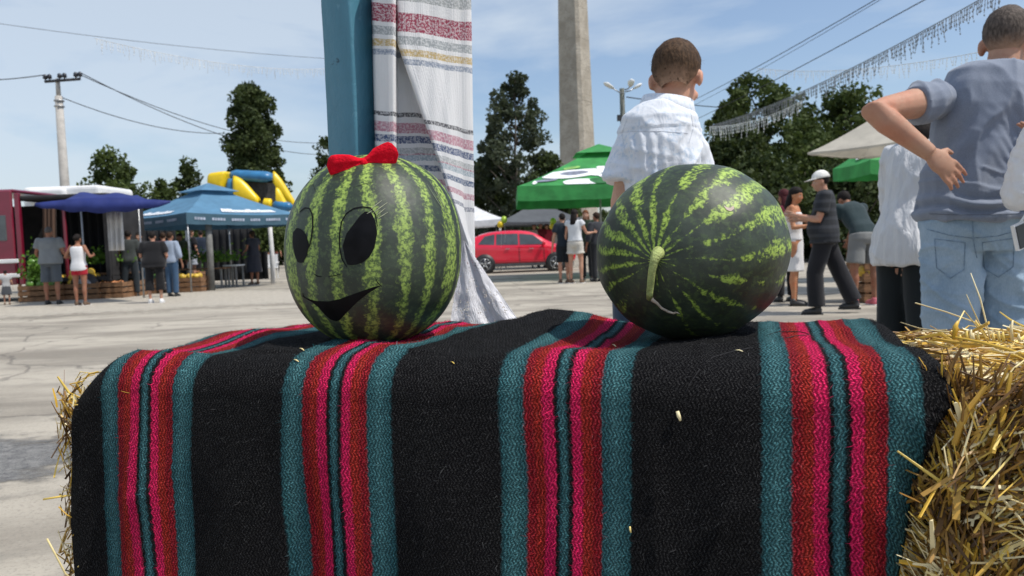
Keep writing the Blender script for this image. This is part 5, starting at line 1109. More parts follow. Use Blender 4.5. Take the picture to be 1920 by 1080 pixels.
pb2_ = mesh_bvh(kid(manroot, 'polo_shirt')); seam(pb2_, o3, [(1742, 401), (1800, 403), (1860, 402), (1915, 400)], .0009, 'hem_stitching', manroot, plain('polo_seam', (.10, .12, .16), .9))
ob_ = Vector((pb.x, Yb_, 0)); bb_ = mesh_bvh(kid(boyroot, 'shirt')); BSM = plain('shirt_seam', (.56, .60, .67), .9)
seam(bb_, ob_, [(1150, 250), (1190, 246), (1240, 246), (1290, 250)], .0007, 'yoke_seam', boyroot, BSM, .0005); seam(bb_, ob_, [(1296, 214), (1300, 240), (1292, 268)], .0006, 'sleeve_seam', boyroot, BSM, .0005); seam(bb_, ob_, [(1176, 222), (1166, 250), (1172, 285)], .0006, 'sleeve_seam', boyroot, BSM, .0005)
# white carrier bag and dark flat case held at his right side
g = N('bag_plastic'); v = g.coord('Object'); f = g.noise(v, 14, 5, .6, .8); g.col((.80, .80, .80)).p(Roughness=.35); tr = g.n('BsdfTranslucent'); tr.inputs[0].default_value = (.85, .85, .85, 1); ms = g.n('MixShader'); ms.inputs[0].default_value = .3
g.t.links.new(g.b.outputs[0], ms.inputs[1]); g.t.links.new(tr.outputs[0], ms.inputs[2]); g.t.links.new(ms.outputs[0], g.out.inputs['Surface']); g.bump(f, .7, .02)
bg_c = P(1945, 320, 2.46); mb = MB(); rs = []
for t, w, dd in ((0, .012, .012), (.15, .03, .02), (.35, .055, .04), (.6, .085, .06), (.85, .10, .07), (.95, .095, .065), (1, .07, .05)):
    rs.append([Vector((w * math.cos(q), dd * math.sin(q), .22 - .34 * t + .006 * math.sin(q * 5))) for q in [2 * math.pi * j / 36 for j in range(36)]])
mb.rings(rs); me = mb.remesh(.006, 2); displace(me, lambda c: .012 * noise.noise(Vector((c.x * 26, c.y * 26, c.z * 8))) + .006 * noise.noise(c * 50)); link('carrier_bag', me, g.m, None, loc=bg_c, label='white plastic carrier bag held behind the back of the man at the right edge', cat='bag')
cc = P(1930, 435, 2.45); root = empty('tablet_case', cc, label='flat dark case with a white edge below the white bag at the right edge', cat='case')
Mr = Matrix.Rotation(R(20), 3, 'Z') @ Matrix.Rotation(R(-16), 3, 'Y')
MB().box((0, 0, 0), (.135, .012, .082), Mr).build('white_edge', WHITE_M, root, smooth=False); MB().box(Mr @ Vector((0, -.0075, .0)), (.126, .004, .073), Mr).build('dark_panel', plain('dark_panel', (.02, .028, .035), .35), root, smooth=False)
MB().tube([Mr @ Vector((-.03, 0, .04)), Mr @ Vector((0, 0, .058)), Mr @ Vector((.05, 0, .062)), Mr @ Vector((.07, 0, .04))], .004, 6).build('handle', WHITE_M, root)
# ================================================================== the straw bales, the blanket, the melons
ZT = 0.788                                   # top of the upper bale
A0 = Vector((-0.516, 1.10, 0)); DK = Vector((0.2879, -0.0911, 0)); UK = DK.length; DU = DK.normalized(); DN = Vector((0.3017, 0.9534, 0)).normalized()
K0, K1, DEP = -0.38, 4.35, 0.46              # bale ends (in stripe periods) and depth
EH, EK = [0, .01, .035, .11, .21, .6], [3.40, 3.385, 3.305, 3.243, 3.19, 3.10]   # right edge of the blanket below the top
def BW(k, d, z): return A0 + DK * k + DN * d + Vector((0, 0, z))
g = N('straw'); at = g.n('Attribute'); at.attribute_name = 'tint'
rp = g.n('ValToRGB'); g.t.links.new(at.outputs['Fac'], rp.inputs[0]); el = rp.color_ramp.elements
el[0].position = 0; el[0].color = (.05, .026, .010, 1); el[1].position = 1; el[1].color = (.90, .78, .46, 1)
for p_, c0_ in ((.25, (.19, .09, .02)), (.5, (.50, .28, .045)), (.72, (.80, .50, .06)), (.86, (.88, .66, .16))): e_ = el.new(p_); e_.color = c0_ + (1,)
g.col(g.mix(g.math('MULTIPLY', g.noise(g.coord('Object', (1, 1, 1)), 90, 3), .5), rp.outputs[0], g.mix(.5, rp.outputs[0], (.12, .07, .03)))).p(Roughness=.45); STRAW = g.m
def straw_cloud(name, spec, parent, seed, **k):
    """spec: list of (pos, dir, length, width, tint, bend)"""
    V = []; Fc = []; T_ = []; rr = random.Random(seed)
    for p, d, L, w, t, bend in spec:
        t = min(1, max(0, t * (.55 + 1.1 * (.5 + noise.noise(p * 22)))))
        a = d.orthogonal().normalized(); a = Quaternion(d, rr.uniform(0, 6.28)) @ a; b = d.cross(a); base = len(V)
        for i, u in enumerate((-.5, 0, .5)):
            c = p + d * (L * u) + a * (bend * L * (u * u - .1)); ww = w * (1, 1, .6)[i]
            for q in range(3):
                an = q * 2.094; V.append(tuple(c + (a * math.cos(an) * .55 + b * math.sin(an)) * ww)); T_.append(t)
        for i in range(2):
            for q in range(3): r = (q + 1) % 3; Fc.append((base + i * 3 + q, base + i * 3 + r, base + i * 3 + 3 + r, base + i * 3 + 3 + q))
        Fc.append((base + 2, base + 1, base)); Fc.append((base + 6, base + 7, base + 8))
    me = bpy.data.meshes.new(name); me.from_pydata(V, [], Fc); at = me.attributes.new('tint', 'FLOAT', 'POINT'); at.data.foreach_set('value', T_); me.update()
    return link(name, me, STRAW, parent, False, **k)
def bale(label, z0, z1, seed, n_front, n_other, kA, kB):
    root = empty('straw_bale', BW((kA + kB) / 2, DEP / 2, z0) , label=label, cat='straw bale'); o = Vector(root.location); rr = random.Random(seed)
    core = MB(); e = .018; rs = []
    nu, nv = 60, 10
    c = [BW(kA, 0, z0), BW(kB, 0, z0), BW(kB, DEP, z0), BW(kA, DEP, z0)]
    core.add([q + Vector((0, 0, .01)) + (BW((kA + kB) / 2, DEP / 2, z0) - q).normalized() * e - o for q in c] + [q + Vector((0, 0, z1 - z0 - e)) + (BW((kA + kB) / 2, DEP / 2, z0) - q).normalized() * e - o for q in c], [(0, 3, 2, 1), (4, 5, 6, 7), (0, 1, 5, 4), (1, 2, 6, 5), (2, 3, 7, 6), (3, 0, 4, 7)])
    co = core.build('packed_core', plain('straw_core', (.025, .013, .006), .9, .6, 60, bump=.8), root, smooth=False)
    spec = []; Z = Vector((0, 0, 1))
    def put(k, d, z, nrm, tang, lean=.35, out=.012, big=1.0, tb=0.0):
        t2 = nrm.cross(tang); an = rr.gauss(0, .5) + 2.2 * noise.noise(BW(k, d, z) * 9); dv = (tang * math.cos(an) + t2 * math.sin(an) + nrm * rr.gauss(0, lean)).normalized()
        L = rr.choice((.02, .03, .045, .06, .085)) * rr.uniform(.7, 1.3) * big; w = rr.uniform(.0009, .0022) * (1.9 if rr.random() < .12 else 1); t = min(1, max(0, rr.random() ** 1.05 + tb))
        spec.append((BW(k, d, z) + nrm * rr.uniform(-.012, out) - o, dv, L, w, t, rr.uniform(-.25, .25)))
    def edge(z): return float(np.interp(ZT - z, EH, EK))
    for _ in range(n_front):
        z = rr.uniform(z0, z1); k = edge(z) - .05 + (kB - edge(z) + .05) * rr.random()
        put(k, 0, z, -DN, Z, .45 if k > edge(z) + .06 else .1, .034 if k > edge(z) + .06 else -.004)
    for _ in range(n_other): put(rr.uniform(3.42, kB), rr.uniform(0, DEP), z1, Z, DU, .14, .004, tb=.2)
    for _ in range(n_other): put(kA, rr.uniform(0.02, DEP), rr.uniform(z0, z1 - .04), -DU, Z, .6, .045, .7)
    for _ in range(1500 if n_other > 2000 else 0): put(kA - .09, rr.uniform(-.01, .12), rr.uniform(z0, z1 - .03), -DU, Z, .5, .045, .6)
    for _ in range(n_other // 3): put(kB, rr.uniform(0, DEP), rr.uniform(z0, z1), DU, Z, .4)
    for _ in range(n_other // 2): put(rr.uniform(kA, kB), DEP, rr.uniform(z0, z1 - .08), DN, Z, .3, -.004)
    straw_cloud('straw_mass', spec, root, seed, kind='stuff')
    # stalks one can pick out singly
    shapes = []
    for i in range(9):
        L = (.05, .07, .09, .11, .13, .15, .06, .08, .10)[i]; m_ = MB(); b = (.02, -.03, .05, -.06, .03, .08, -.12, .10, .02)[i]; w = (.0022, .0026, .0022, .0020, .0024, .0018, .0036, .0030, .0022)[i]
        pts = [Vector((b * L * (4 * u * u - 1) * .8, 0, L * u)) for u in (-.5, -.2, .1, .5)]
        if i in (3, 7): pts[2].x += .02 * L / .1
        m_.tube(pts, [w, w * 1.05, w, w * .55], 6, flat=.5); me = m_.mesh('straw'); at = me.attributes.new('tint', 'FLOAT', 'POINT'); at.data.foreach_set('value', [(.95, .6, .8, .9, .7, 1, .55, .75, .85)[i]] * len(me.vertices)); me.materials.append(STRAW); shapes.append(me)
    return root, shapes, rr
upper, SH, rr = bale('upper straw bale under the striped blanket with loose golden stalks at its right end', .40, ZT - .008, 5, 13000, 2600, K0, K1)
lower, _, _ = bale('lower straw bale that carries the upper one', 0.0, .40, 6, 3500, 700, K0 - .05, K1 + .05)
ob = Vector(upper.location)
def stalk(p, d, me, sc=1.0):
    o = bpy.data.objects.new('straw', me); C.objects.link(o); o.parent = upper; o.location = Vector(p) - ob; o.rotation_mode = 'QUATERNION'
    o.rotation_quaternion = Vector(d).normalized().to_track_quat('Z', 'X') @ Quaternion((0, 0, 1), rr.uniform(0, 6.28)); o.scale = (sc,) * 3
Zv = Vector((0, 0, 1))
for _ in range(130):
    z = rr.uniform(.42, .78); k = rr.uniform(float(np.interp(ZT - z, EH, EK)) + .06, 4.3); an = rr.gauss(0, .55)
    stalk(BW(k, 0, z) - DN * rr.uniform(.014, .032), Zv * math.cos(an) + DU * math.sin(an) - DN * rr.gauss(0, .22), SH[rr.randrange(9)], rr.uniform(.7, 1.15))
for _ in range(50):
    k = rr.uniform(3.50, 4.3); d = rr.uniform(-.01, .42); an = rr.uniform(0, 3.1)
    stalk(BW(k, d, ZT + rr.uniform(.0, .022)), DU * math.cos(an) + DN * math.sin(an) + Zv * rr.gauss(.1, .25), SH[rr.randrange(9)], rr.uniform(.6, 1.1))
for _ in range(90):
    z = rr.uniform(.45, .77) if rr.random() < .75 else rr.uniform(.3, .6)
    stalk(BW(K0 - .140 - .03 * rr.random(), rr.uniform(.0, .05), z) , -DU + Zv * rr.gauss(.0, .7) - DN * rr.gauss(0, .3), SH[rr.randrange(9)], rr.uniform(.25, .6))
# the long upright stalks in front of the jeans, one bent like an elbow
def stalkpath(pts, w, tint, label=None):
    m_ = MB(); c = Vector(pts[0]); m_.tube([Vector(p) - c for p in pts], [w] * (len(pts) - 1) + [w * .5], 6, flat=.55); me = m_.mesh('straw'); a_ = me.attributes.new('tint', 'FLOAT', 'POINT'); a_.data.foreach_set('value', [tint] * len(me.vertices))
    o = link('straw', me, STRAW, upper, True, loc=c - ob, **({'label': label} if label else {}))
Ys_ = .98
stalkpath([P(1857, 640, Ys_), P(1848, 600, Ys_), P(1838, 560, Ys_), P(1820, 512, Ys_)], .0011, 1.0, 'long pale upright stalk')
stalkpath([P(1852, 632, Ys_), P(1838, 610, Ys_), P(1824, 580, Ys_), P(1812, 552, Ys_)], .0012, .95)
stalkpath([P(1855, 645, .97), P(1840, 622, .97), P(1808, 583, .97), P(1796, 605, .96), P(1792, 634, .96)], .0012, .92, 'stalk bent over like an elbow')
stalkpath([P(1790, 636, .95), P(1791, 612, .95), P(1797, 602, .95)], .0032, .72)
for px, L_ in ((1812, 20), (1820, 22), (1824, 16), (1833, 18), (1862, 16), (1872, 20), (1880, 18), (1896, 40), (1910, 14), (1800, 12)):
    stalkpath([P(px + 2, 640, .96), P(px, 640 - L_ * .6, .96), P(px - 1 + L_ * .1, 640 - L_, .96)], .0020, rr.choice((.9, 1.0, .85)))
stalkpath([P(1786, 852, .80), P(1820, 800, .79), P(1862, 740, .78), P(1902, 690, .785), P(1925, 672, .79)], .0021, .95)
stalkpath([P(1747, 910, .80), P(1775, 868, .79), P(1795, 838, .79), P(1812, 812, .79)], .0017, .9)
stalkpath([P(1856, 730, .79), P(1872, 765, .78), P(1885, 800, .78), P(1890, 835, .79)], .0018, .97)
stalkpath([P(82, 936, 1.13), P(120, 930, 1.13), P(165, 925, 1.15)], .0028, .8); stalkpath([P(88, 1010, 1.12), P(104, 1040, 1.12), P(122, 1075, 1.12), P(160, 1110, 1.14)], .0016, .95); stalkpath([P(110, 950, 1.12), P(125, 965, 1.12), P(165, 985, 1.14)], .0014, .6)

# ---------------------------------------------------------------- blanket
g = N('blanket_wool'); tcn = g.n('TexCoord'); sp = g.n('SeparateXYZ'); g.t.links.new(tcn.outputs['UV'], sp.inputs[0]); U, V_ = sp.outputs[0], sp.outputs[1]   # u in stripe periods, v in metres
V_ = g.math('ADD', V_, g.math('MULTIPLY', g.noise(g.coord('UV', (1, 1, 1)), 9, 3), .030))
wob = g.noise(g.coord('UV', (1, 1, 1)), 5, 2); jit = g.noise(g.coord('UV', (1, 1, 1)), 160, 2)
tri = g.n('Math', operation='PINGPONG'); g.set(tri.inputs[0], V_); tri.inputs[1].default_value = .0068; zz_ = g.math('MULTIPLY', g.math('DIVIDE', tri.outputs[0], .0068), g.math('MULTIPLY', g.noise(g.coord('UV', (1, 1, 1)), 14, 2), .020))     # chevron offset in periods
Uz = g.math('ADD', g.math('ADD', U, g.math('MULTIPLY', zz_, .5)), g.math('ADD', g.math('MULTIPLY', wob, .016), g.math('MULTIPLY', jit, .010)))
fr = g.math('FRACT', g.math('ADD', Uz, .5 - .018)); 
rp = g.n('ValToRGB'); rp.color_ramp.interpolation = 'LINEAR'; g.t.links.new(fr, rp.inputs[0]); el = rp.color_ramp.elements
BK = (.0026, .0025, .0030); TE = (.026, .130, .150); TL = (.075, .230, .250); DR = (.36, .005, .016); OR = (.47, .022, .012); PK = (.88, .010, .125)
bounds = [(0, BK), (.232, BK), (.242, TE), (.29, TL), (.335, TE), (.343, DR), (.365, DR), (.385, OR), (.408, OR), (.420, PK), (.458, PK), (.464, BK), (.474, BK), (.480, TE), (.496, TL), (.510, TE), (.517, BK), (.529, BK), (.535, PK), (.566, PK), (.576, OR), (.606, OR), (.618, DR), (.646, DR), (.652, TE), (.70, TL), (.757, TE), (.767, BK)]
while len(el) > 1: el.remove(el[-1])
el[0].position = 0; el[0].color = BK + (1,)
for p_, c0_ in bounds[1:]: e_ = el.new(p_); e_.color = c0_ + (1,)
# chevron yarn lines: fine vertical zigzags
ph = g.math('MULTIPLY', g.math('ADD', U, g.math('ADD', g.math('MULTIPLY', zz_, 1.35), g.math('MULTIPLY', jit, .006))), 2 * math.pi / .0150)
yarn = g.math('MULTIPLY', g.math('ADD', g.math('SINE', ph), 1.0), .5)
ph2 = g.math('MULTIPLY', g.math('ADD', V_, g.math('MULTIPLY', jit, .0012)), 2 * math.pi / .0031)
rows = g.math('MULTIPLY', g.math('ADD', g.math('SINE', g.math('ADD', ph2, g.math('MULTIPLY', ph, .5))), 1.0), .5)
fib = g.noise(g.coord('UV', (1, 3.2, 1)), 420, 3, .7)
h = g.math('ADD', g.math('MULTIPLY', g.math('MULTIPLY', yarn, g.math('ADD', .4, g.math('MULTIPLY', rows, .6))), .75), g.math('MULTIPLY', fib, .5))
base = rp.outputs[0]
k = g.mix(g.ss(h, .25, .95), g.mix(.72, base, (.002, .002, .003)), g.mix(g.ss(fib, .50, .68), base, g.mix(.26, g.mix(1.0, base, (1.5, 1.5, 1.5), 'MULTIPLY'), (.5, .5, .5))))
flk = g.math('MULTIPLY', g.ss(g.noise(g.coord('UV', (.45, 1, 1)), 330, 2, .6), .54, .66), g.math('ADD', .35, g.math('MULTIPLY', yarn, .65)))
k = g.mix(g.math('MULTIPLY', flk, .8), k, g.mix(1.0, g.mix(.04, rp.outputs[0], (.5, .5, .5)), (2.1, 2.1, 2.1), 'MULTIPLY'))
k = g.mix(g.math('MULTIPLY', g.ss(g.noise(g.coord('UV', (1, 3, 1)), 900, 1), .68, .74), .15), k, (.16, .16, .16))
g.col(k).p(Roughness=.95); g.b.inputs['Specular IOR Level'].default_value = .12; g.b.inputs['Sheen Weight'].default_value = .0; g.b.inputs['Sheen Roughness'].default_value = .6
g.bump(g.math('ADD', h, 0), .9, .004); WOOL = g.m
TH = .012
def topz(k, d):                              # the soft lumpy top of the covered bale
    z = ZT + TH + .010 * noise.noise(Vector((k * 1.7, d * 6, 2))) 
    z += .0045 * ridge(k * 1.3 + d * 2, d * 5, 3.0) + .003 * ridge(k * 4, d * 4 + k, 6.0)
    z += .020 * math.exp(-((k - 1.62) / .30) ** 2) * min(1, max(0, d / .40)) ** 2      # the ridge behind the towel end
    z -= .012 * math.exp(-((k - 2.15) / .28) ** 2) * max(0, d / .46) ** 2
    z -= .010 * math.exp(-((k - (-.45)) / .22) ** 2)
    return z
NU, NV = 420, 300; LT = DEP + .03; R0 = .055; LF = .62
def bl(k, v):
    """v: metres along the cloth, 0 at the far edge of the top; returns world point"""
    kk = k
    arc = R0 * math.pi / 2; flat_ = LT - R0
    # left end rounds down
    fold = .012 * math.sin(k * 5.1 + .6) + .008 * math.sin(k * 11.3 + 1.9)
    if v <= flat_:
        d = LT - .02 - v; z = topz(k, d); out = 0; nrm = Zv
        if d > DEP - .03: z -= (d - (DEP - .03)) * .45
    elif v <= flat_ + arc:
        a = (v - flat_) / R0; d = (R0 - R0 * math.sin(a)) - .02; z = topz(k, 0) - R0 * (1 - math.cos(a))
    else:
        s_ = v - flat_ - arc; t = min(1, s_ / LF); d = -.02 - (.006 * ridge(k * 2.6 + s_ * .8, s_ * 1.1, 8.0) + .003 * ridge(k * 2, s_ * 7 + k * 2, 11.0)) * min(1, s_ / .1) - fold * t * 1.3 - .012 * math.sin(math.pi * t) + .008 * noise.noise(Vector((k * 3, s_ * 6, 0))) * min(1, s_ / .12) ; z = topz(k, 0) - R0 - s_
    p = BW(kk, d, z)
    return p
vs = []; uv = []; fs = []
for j in range(NV + 1):
    v = (LT - R0 + R0 * math.pi / 2 + LF) * (j / NV)
    s_ = max(0, v - (LT - R0) - R0 * 1.57)      # metres down the front
    for i in range(NU + 1):
        u = i / NU; aa = min(max(v - (LT - R0), 0) / R0, math.pi / 2); kmax = float(np.interp(R0 * (1 - math.cos(aa)) + s_, EH, EK)) + .010 * noise.noise(Vector((v * 14, 1, 1)))
        kmin = K0 - .075 - .045 * min(1, s_ / .10) + .02 * noise.noise(Vector((v * 5, 4, 4))) - .02 * s_
        k = kmin + (kmax - kmin) * u
        p = bl(k, v)
        # rounding at both cloth ends
        el_ = max(0, (kmin + .30 - k) / .30); er = max(0, (k - kmax + .13) / .13)
        p.z -= .045 * el_ ** 2.2 + .030 * er ** 2.2
        if s_ > 0: p += DN * (.014 * el_ ** 2 * min(1, s_ / .15) + .030 * er ** 2 * min(1, s_ / .05))
        # slight skew of the weave so the stripes wander
        uu = k + .014 * math.sin(s_ * 9 + k * 2.3) * min(1, s_ / .1) + .010 * noise.noise(Vector((k * 1.3, v * 4, 9))) + (.05 * min(1, s_ / .45) * max(0, (1 - abs(k - .05) / .35)) * -1)
        vs.append(tuple(p)); uv.append((uu, v))
n1 = NU + 1
for j in range(NV):
    for i in range(NU): fs.append((j * n1 + i, (j + 1) * n1 + i, (j + 1) * n1 + i + 1, j * n1 + i + 1))
me = bpy.data.meshes.new('blanket'); me.from_pydata(vs, [], fs); ul = me.uv_layers.new(name='UVMap')
li = np.empty(len(me.loops), dtype=np.int32); me.loops.foreach_get('vertex_index', li); ul.data.foreach_set('uv', np.array(uv, dtype=np.float32)[li].ravel()); me.update()
blk = link('striped_blanket', me, WOOL, None, True, label='thick black woven wool blanket with teal, pink and red stripes draped over the straw bale', cat='blanket')
so = blk.modifiers.new('s', 'SOLIDIFY'); so.thickness = .008; so.offset = -1
blk_bvh = BVHTree.FromPolygons([Vector(v) for v in vs[:]], fs)
# wool fibres standing off the weave
rr = random.Random(99); fv = []; ff = []; fuv = []
NF = 60000; cnt = 0
Vn = np.array(vs, dtype=np.float32)
for _ in range(NF):
    j = rr.randrange(int(NV * .86)); i = rr.randrange(NU); a, b, c, d = [Vector(vs[q]) for q in fs[j * NU + i]]; u, w = rr.random(), rr.random()
    p = a.lerp(d, u).lerp(b.lerp(c, u), w); nn_ = (b - a).cross(d - a)
    if nn_.length < 1e-12: continue
    nn_.normalize(); 
    t1 = (d - a).normalized(); t2 = (b - a).normalized(); L = rr.uniform(.002, .006) * (1.5 if rr.random() < .06 else 1); an = rr.uniform(0, 6.28); tg = t1 * math.cos(an) + t2 * math.sin(an)
    q1 = p + nn_ * .0003; q2 = p + nn_ * L * .42 + tg * L * .6; q3 = p + nn_ * L * .30 + tg * L * 1.5; w_ = t1.cross(tg); w_ = (w_ if w_.length > .1 else t2).normalized() * .00016
    w_ = nn_.cross(tg).normalized() * .00017; bs = len(fv); fv += [tuple(q1 - w_), tuple(q1 + w_), tuple(q2 + w_), tuple(q2 - w_), tuple(q3)]; ff += [(bs, bs + 1, bs + 2, bs + 3), (bs + 3, bs + 2, bs + 4)]
    U0 = uv[j * n1 + i]; U1 = uv[(j + 1) * n1 + i + 1]; uq = (U0[0] + (U1[0] - U0[0]) * u, U0[1] + (U1[1] - U0[1]) * w); fuv += [uq] * 5
me = bpy.data.meshes.new('wool_fibres'); me.from_pydata(fv, [], ff); ul = me.uv_layers.new(name='UVMap'); li = np.empty(len(me.loops), dtype=np.int32); me.loops.foreach_get('vertex_index', li); ul.data.foreach_set('uv', np.array(fuv, dtype=np.float32)[li].ravel()); me.update()
link('wool_fibres', me, WOOL, blk, False, kind='stuff')
# chaff lying on the blanket, a dark thread
def on_blanket(px, py, off=.002):
    d = ray(px, py).normalized(); h_ = blk_bvh.ray_cast(CAM, d)
    return (h_[0] - d * .0 + (-d) * off, h_[1]) if h_[0] else (None, None)
for px, py, dx, dy, w, t, lab in ((1273, 780, 3, 9, .0022, 1.0, 'short pale straw chip on the black stripe below the right watermelon'), (1386, 658, 7, 1, .0014, 1.0, 'tiny pale chip on top of the blanket right of the right watermelon'), (566, 655, 4, 2, .0012, .95, 'tiny white chip on the blanket left of the second stripe group'), (556, 676, 4, 2, .0012, .95, 'small pale chip beside the teal edge of the second stripe group'), (1182, 993, 1, 6, .0011, .9, 'small chip low on the black field right of the third stripe group'), (1480, 606, 3, 2, .0012, 1.0, 'pale speck on the teal stripe behind the right watermelon'), (849, 680, 3, 2, .0008, .8, 'tiny speck on the black field left of the third stripe group'), (1152, 648, 3, 2, .0010, 1, 'tiny speck on the red stripe under the right watermelon'), (625, 728, 8, 2, .0004, .7, 'fine stalk on the first red stripe')):
    if px == 625: px, py = 235, 735
    a, n_ = on_blanket(px - dx, py - dy); b, _ = on_blanket(px + dx, py + dy)
    if a is None or b is None: continue
    m_ = MB(); m_.tube([Vector(), (b - a) * .5 + n_ * .001, b - a], [w, w * 1.1, w * .6], 6, flat=.6); me = m_.mesh('straw_chip'); a_ = me.attributes.new('tint', 'FLOAT', 'POINT'); a_.data.foreach_set('value', [t] * len(me.vertices)); link('straw_chip', me, STRAW, None, True, loc=a, label=lab, cat='straw chip')
pts = []
for px, py in ((1282, 745), (1292, 722), (1310, 695), (1336, 670), (1370, 660), (1410, 652), (1450, 640), (1490, 630), (1520, 627), (1500, 622), (1460, 622), (1440, 628)):
    a, _ = on_blanket(px, py, .0012)
    if a is not None: pts.append(a)
if len(pts) > 3: m_ = MB(); m_.tube([p - pts[0] for p in pts], .0007, 4); m_.build('loose_thread', plain('thread_dark', (.012, .012, .014), .9), None, loc=pts[0], label='loose dark thread trailing over the blanket right of the right watermelon', cat='thread')

# ---------------------------------------------------------------- watermelons
def melon_mat(name, n, seed, thr, mott, light=(.20, .285, .050), mid=(.050, .090, .016), dark=(.012, .022, .011), polef=0.0):
    g = N(name); v = g.coord('Object', loc=(0, 0, 0)); s_ = g.n('SeparateXYZ'); g.t.links.new(v, s_.inputs[0]); th = g.math('ARCTAN2', s_.outputs[1], s_.outputs[0])
    seedv = g.coord('Object', (1, 1, 1), (seed, seed * .7, 0)); lo = g.noise(g.coord('Object', (1, 1, .35), (seed, seed, seed)), 11, 3, .5); md = g.noise(seedv, 55, 5, .65, .4); fn = g.noise(seedv, 190, 4, .65)
    a = g.math('ADD', g.math('MULTIPLY', th, n / (2 * math.pi)), g.math('ADD', g.math('MULTIPLY', g.math('SUBTRACT', lo, .5), 1.35), g.math('MULTIPLY', g.math('SUBTRACT', md, .5), .42)))
    t = g.math('MULTIPLY', g.math('ABSOLUTE', g.math('SUBTRACT', g.math('FRACT', g.math('ADD', a, 20)), .5)), 2.0)
    t = g.math('ADD', t, g.math('ADD', g.math('MULTIPLY', g.math('SUBTRACT', md, .5), mott), g.math('MULTIPLY', g.math('SUBTRACT', fn, .5), mott * .9)))
    t = g.math('ADD', t, g.math('MULTIPLY', g.math('SUBTRACT', g.noise(seedv, 6, 2), .5), .80))
    if polef:                                # each stripe has its own strength, broken along its length
        pn = g.noise(g.coord('Object', (1, 1, 1), (9, 3, 1)), 14, 4, .6); ws = g.math('ADD', g.math('MULTIPLY', s_.outputs[1], 3.2), .06)
        t = g.math('SUBTRACT', t, g.math('SUBTRACT', g.math('MULTIPLY', g.ss(pn, .60, .36), .60), ws))
    m1 = g.ss(t, thr, thr + .26); m2 = g.ss(t, thr + .20, thr + .55)
    vein = g.math('MULTIPLY', g.ss(g.noise(seedv, 120, 5, .7), .50, .62), .45)
    dk = g.mix(g.ss(g.noise(seedv, 26, 5, .6), .4, .7), dark, tuple(x * 1.9 for x in dark)); dk = g.mix(vein, dk, (.070, .115, .034))
    k = g.mix(m1, dk, g.mix(g.ss(fn, .38, .62), mid, light)); k = g.mix(g.math('MULTIPLY', m2, g.ss(fn, .42, .58)), k, tuple(min(1, x * 1.5) for x in light))
    k = g.mix(g.math('MULTIPLY', g.ss(g.noise(seedv, 3.5, 3), .4, .75), .16), k, (.30, .32, .30))
    g.col(k).p(Roughness=g.math('ADD', .40, g.math('MULTIPLY', g.noise(v, 30, 4), .22))); g.b.inputs['Specular IOR Level'].default_value = .42
    g.bump(g.math('ADD', g.noise(v, 18, 3), g.math('MULTIPLY', fn, .08)), .25, .01)
    return g.m
def melon(name, c, rx, ry, rz_, ex, axis, tw, m, lump, seed, **k):
    root = empty(name, c, **k); root.rotation_mode = 'QUATERNION'
    rs = []; nu, nv = 96, 64
    for i in range(nv + 1):
        t = math.pi * (.004 + .992 * i / nv); ring = []
        for j in range(nu):
            q = 2 * math.pi * j / nu; st, ct = math.sin(t), -math.cos(t); f_ = abs(st) ** (2 / ex); z = math.copysign(abs(ct) ** (2 / ex), ct)
            rib = 1 + .006 * math.cos(11 * q) * st
            p = Vector((rx * f_ * math.cos(q) * rib, ry * f_ * math.sin(q) * rib, rz_ * z)); p *= 1 + lump * noise.noise(p * 6 + Vector((seed, 0, 0)))
            if axis is not None: pass
            ring.append(p)
        rs.append(ring)
    mb = MB(); mb.rings(rs); o = mb.build('rind', m, root); return root, o
MC_L = P(703, 466, 1.205); ML = melon_mat('melon_rind_striped', 18, 2.0, .36, 1.00)
mlr, mlo = melon('smiling_watermelon', MC_L, .1345, .1345, .1480, 2.22, None, 0, ML, .035, 1.3, label='upright striped watermelon with a drawn smiling face and a red bow', cat='watermelon')
mlr.rotation_quaternion = Quaternion((0, 1, 0), R(3)) @ Quaternion((0, 0, 1), R(17)); 
MC_R = P(1296, 471, 1.13); MR_ = melon_mat('melon_rind_dark', 19, 5.3, .48, 1.05, polef=.30, light=(.24, .34, .055), dark=(.021, .031, .019))
pole = Vector((-.53, -.845, -.05)).normalized()
mrr, mro = melon('watermelon', MC_R, .1355, .1285, .1400, 2.12, None, 0, MR_, .05, 4.4, label='dark green watermelon lying with its dried stem end towards us', cat='watermelon')
qz = pole.to_track_quat('Z', 'Y'); mrr.rotation_quaternion = qz
bpy.context.view_layer.update()
def lowest(r_, o_): M_ = r_.matrix_world @ o_.matrix_local; return min((M_ @ v.co).z for v in o_.data.vertices)
for r_, o_ in ((mlr, mlo), (mrr, mro)):
    dz = (ZT + TH - .006) - lowest(r_, o_); print('melon shift', dz, proj(r_.location)); r_.location.z += dz
bpy.context.view_layer.update()
def bvh(r_, o_): M_ = r_.matrix_world @ o_.matrix_local; return BVHTree.FromPolygons([M_ @ v.co for v in o_.data.vertices], [tuple(p.vertices) for p in o_.data.polygons])
BL, BR_ = bvh(mlr, mlo), bvh(mrr, mro)
MARK = plain('marker_ink', (.004, .004, .005), .5, .5, 40, spec=.12)
def hit(b, px, py, off=.0007):
    d = ray(px, py).normalized(); h_ = b.ray_cast(CAM, d)
    if h_[0] is None:
        return None
    n_ = h_[1] if h_[1].dot(d) < 0 else -h_[1]
    return h_[0] + n_ * off
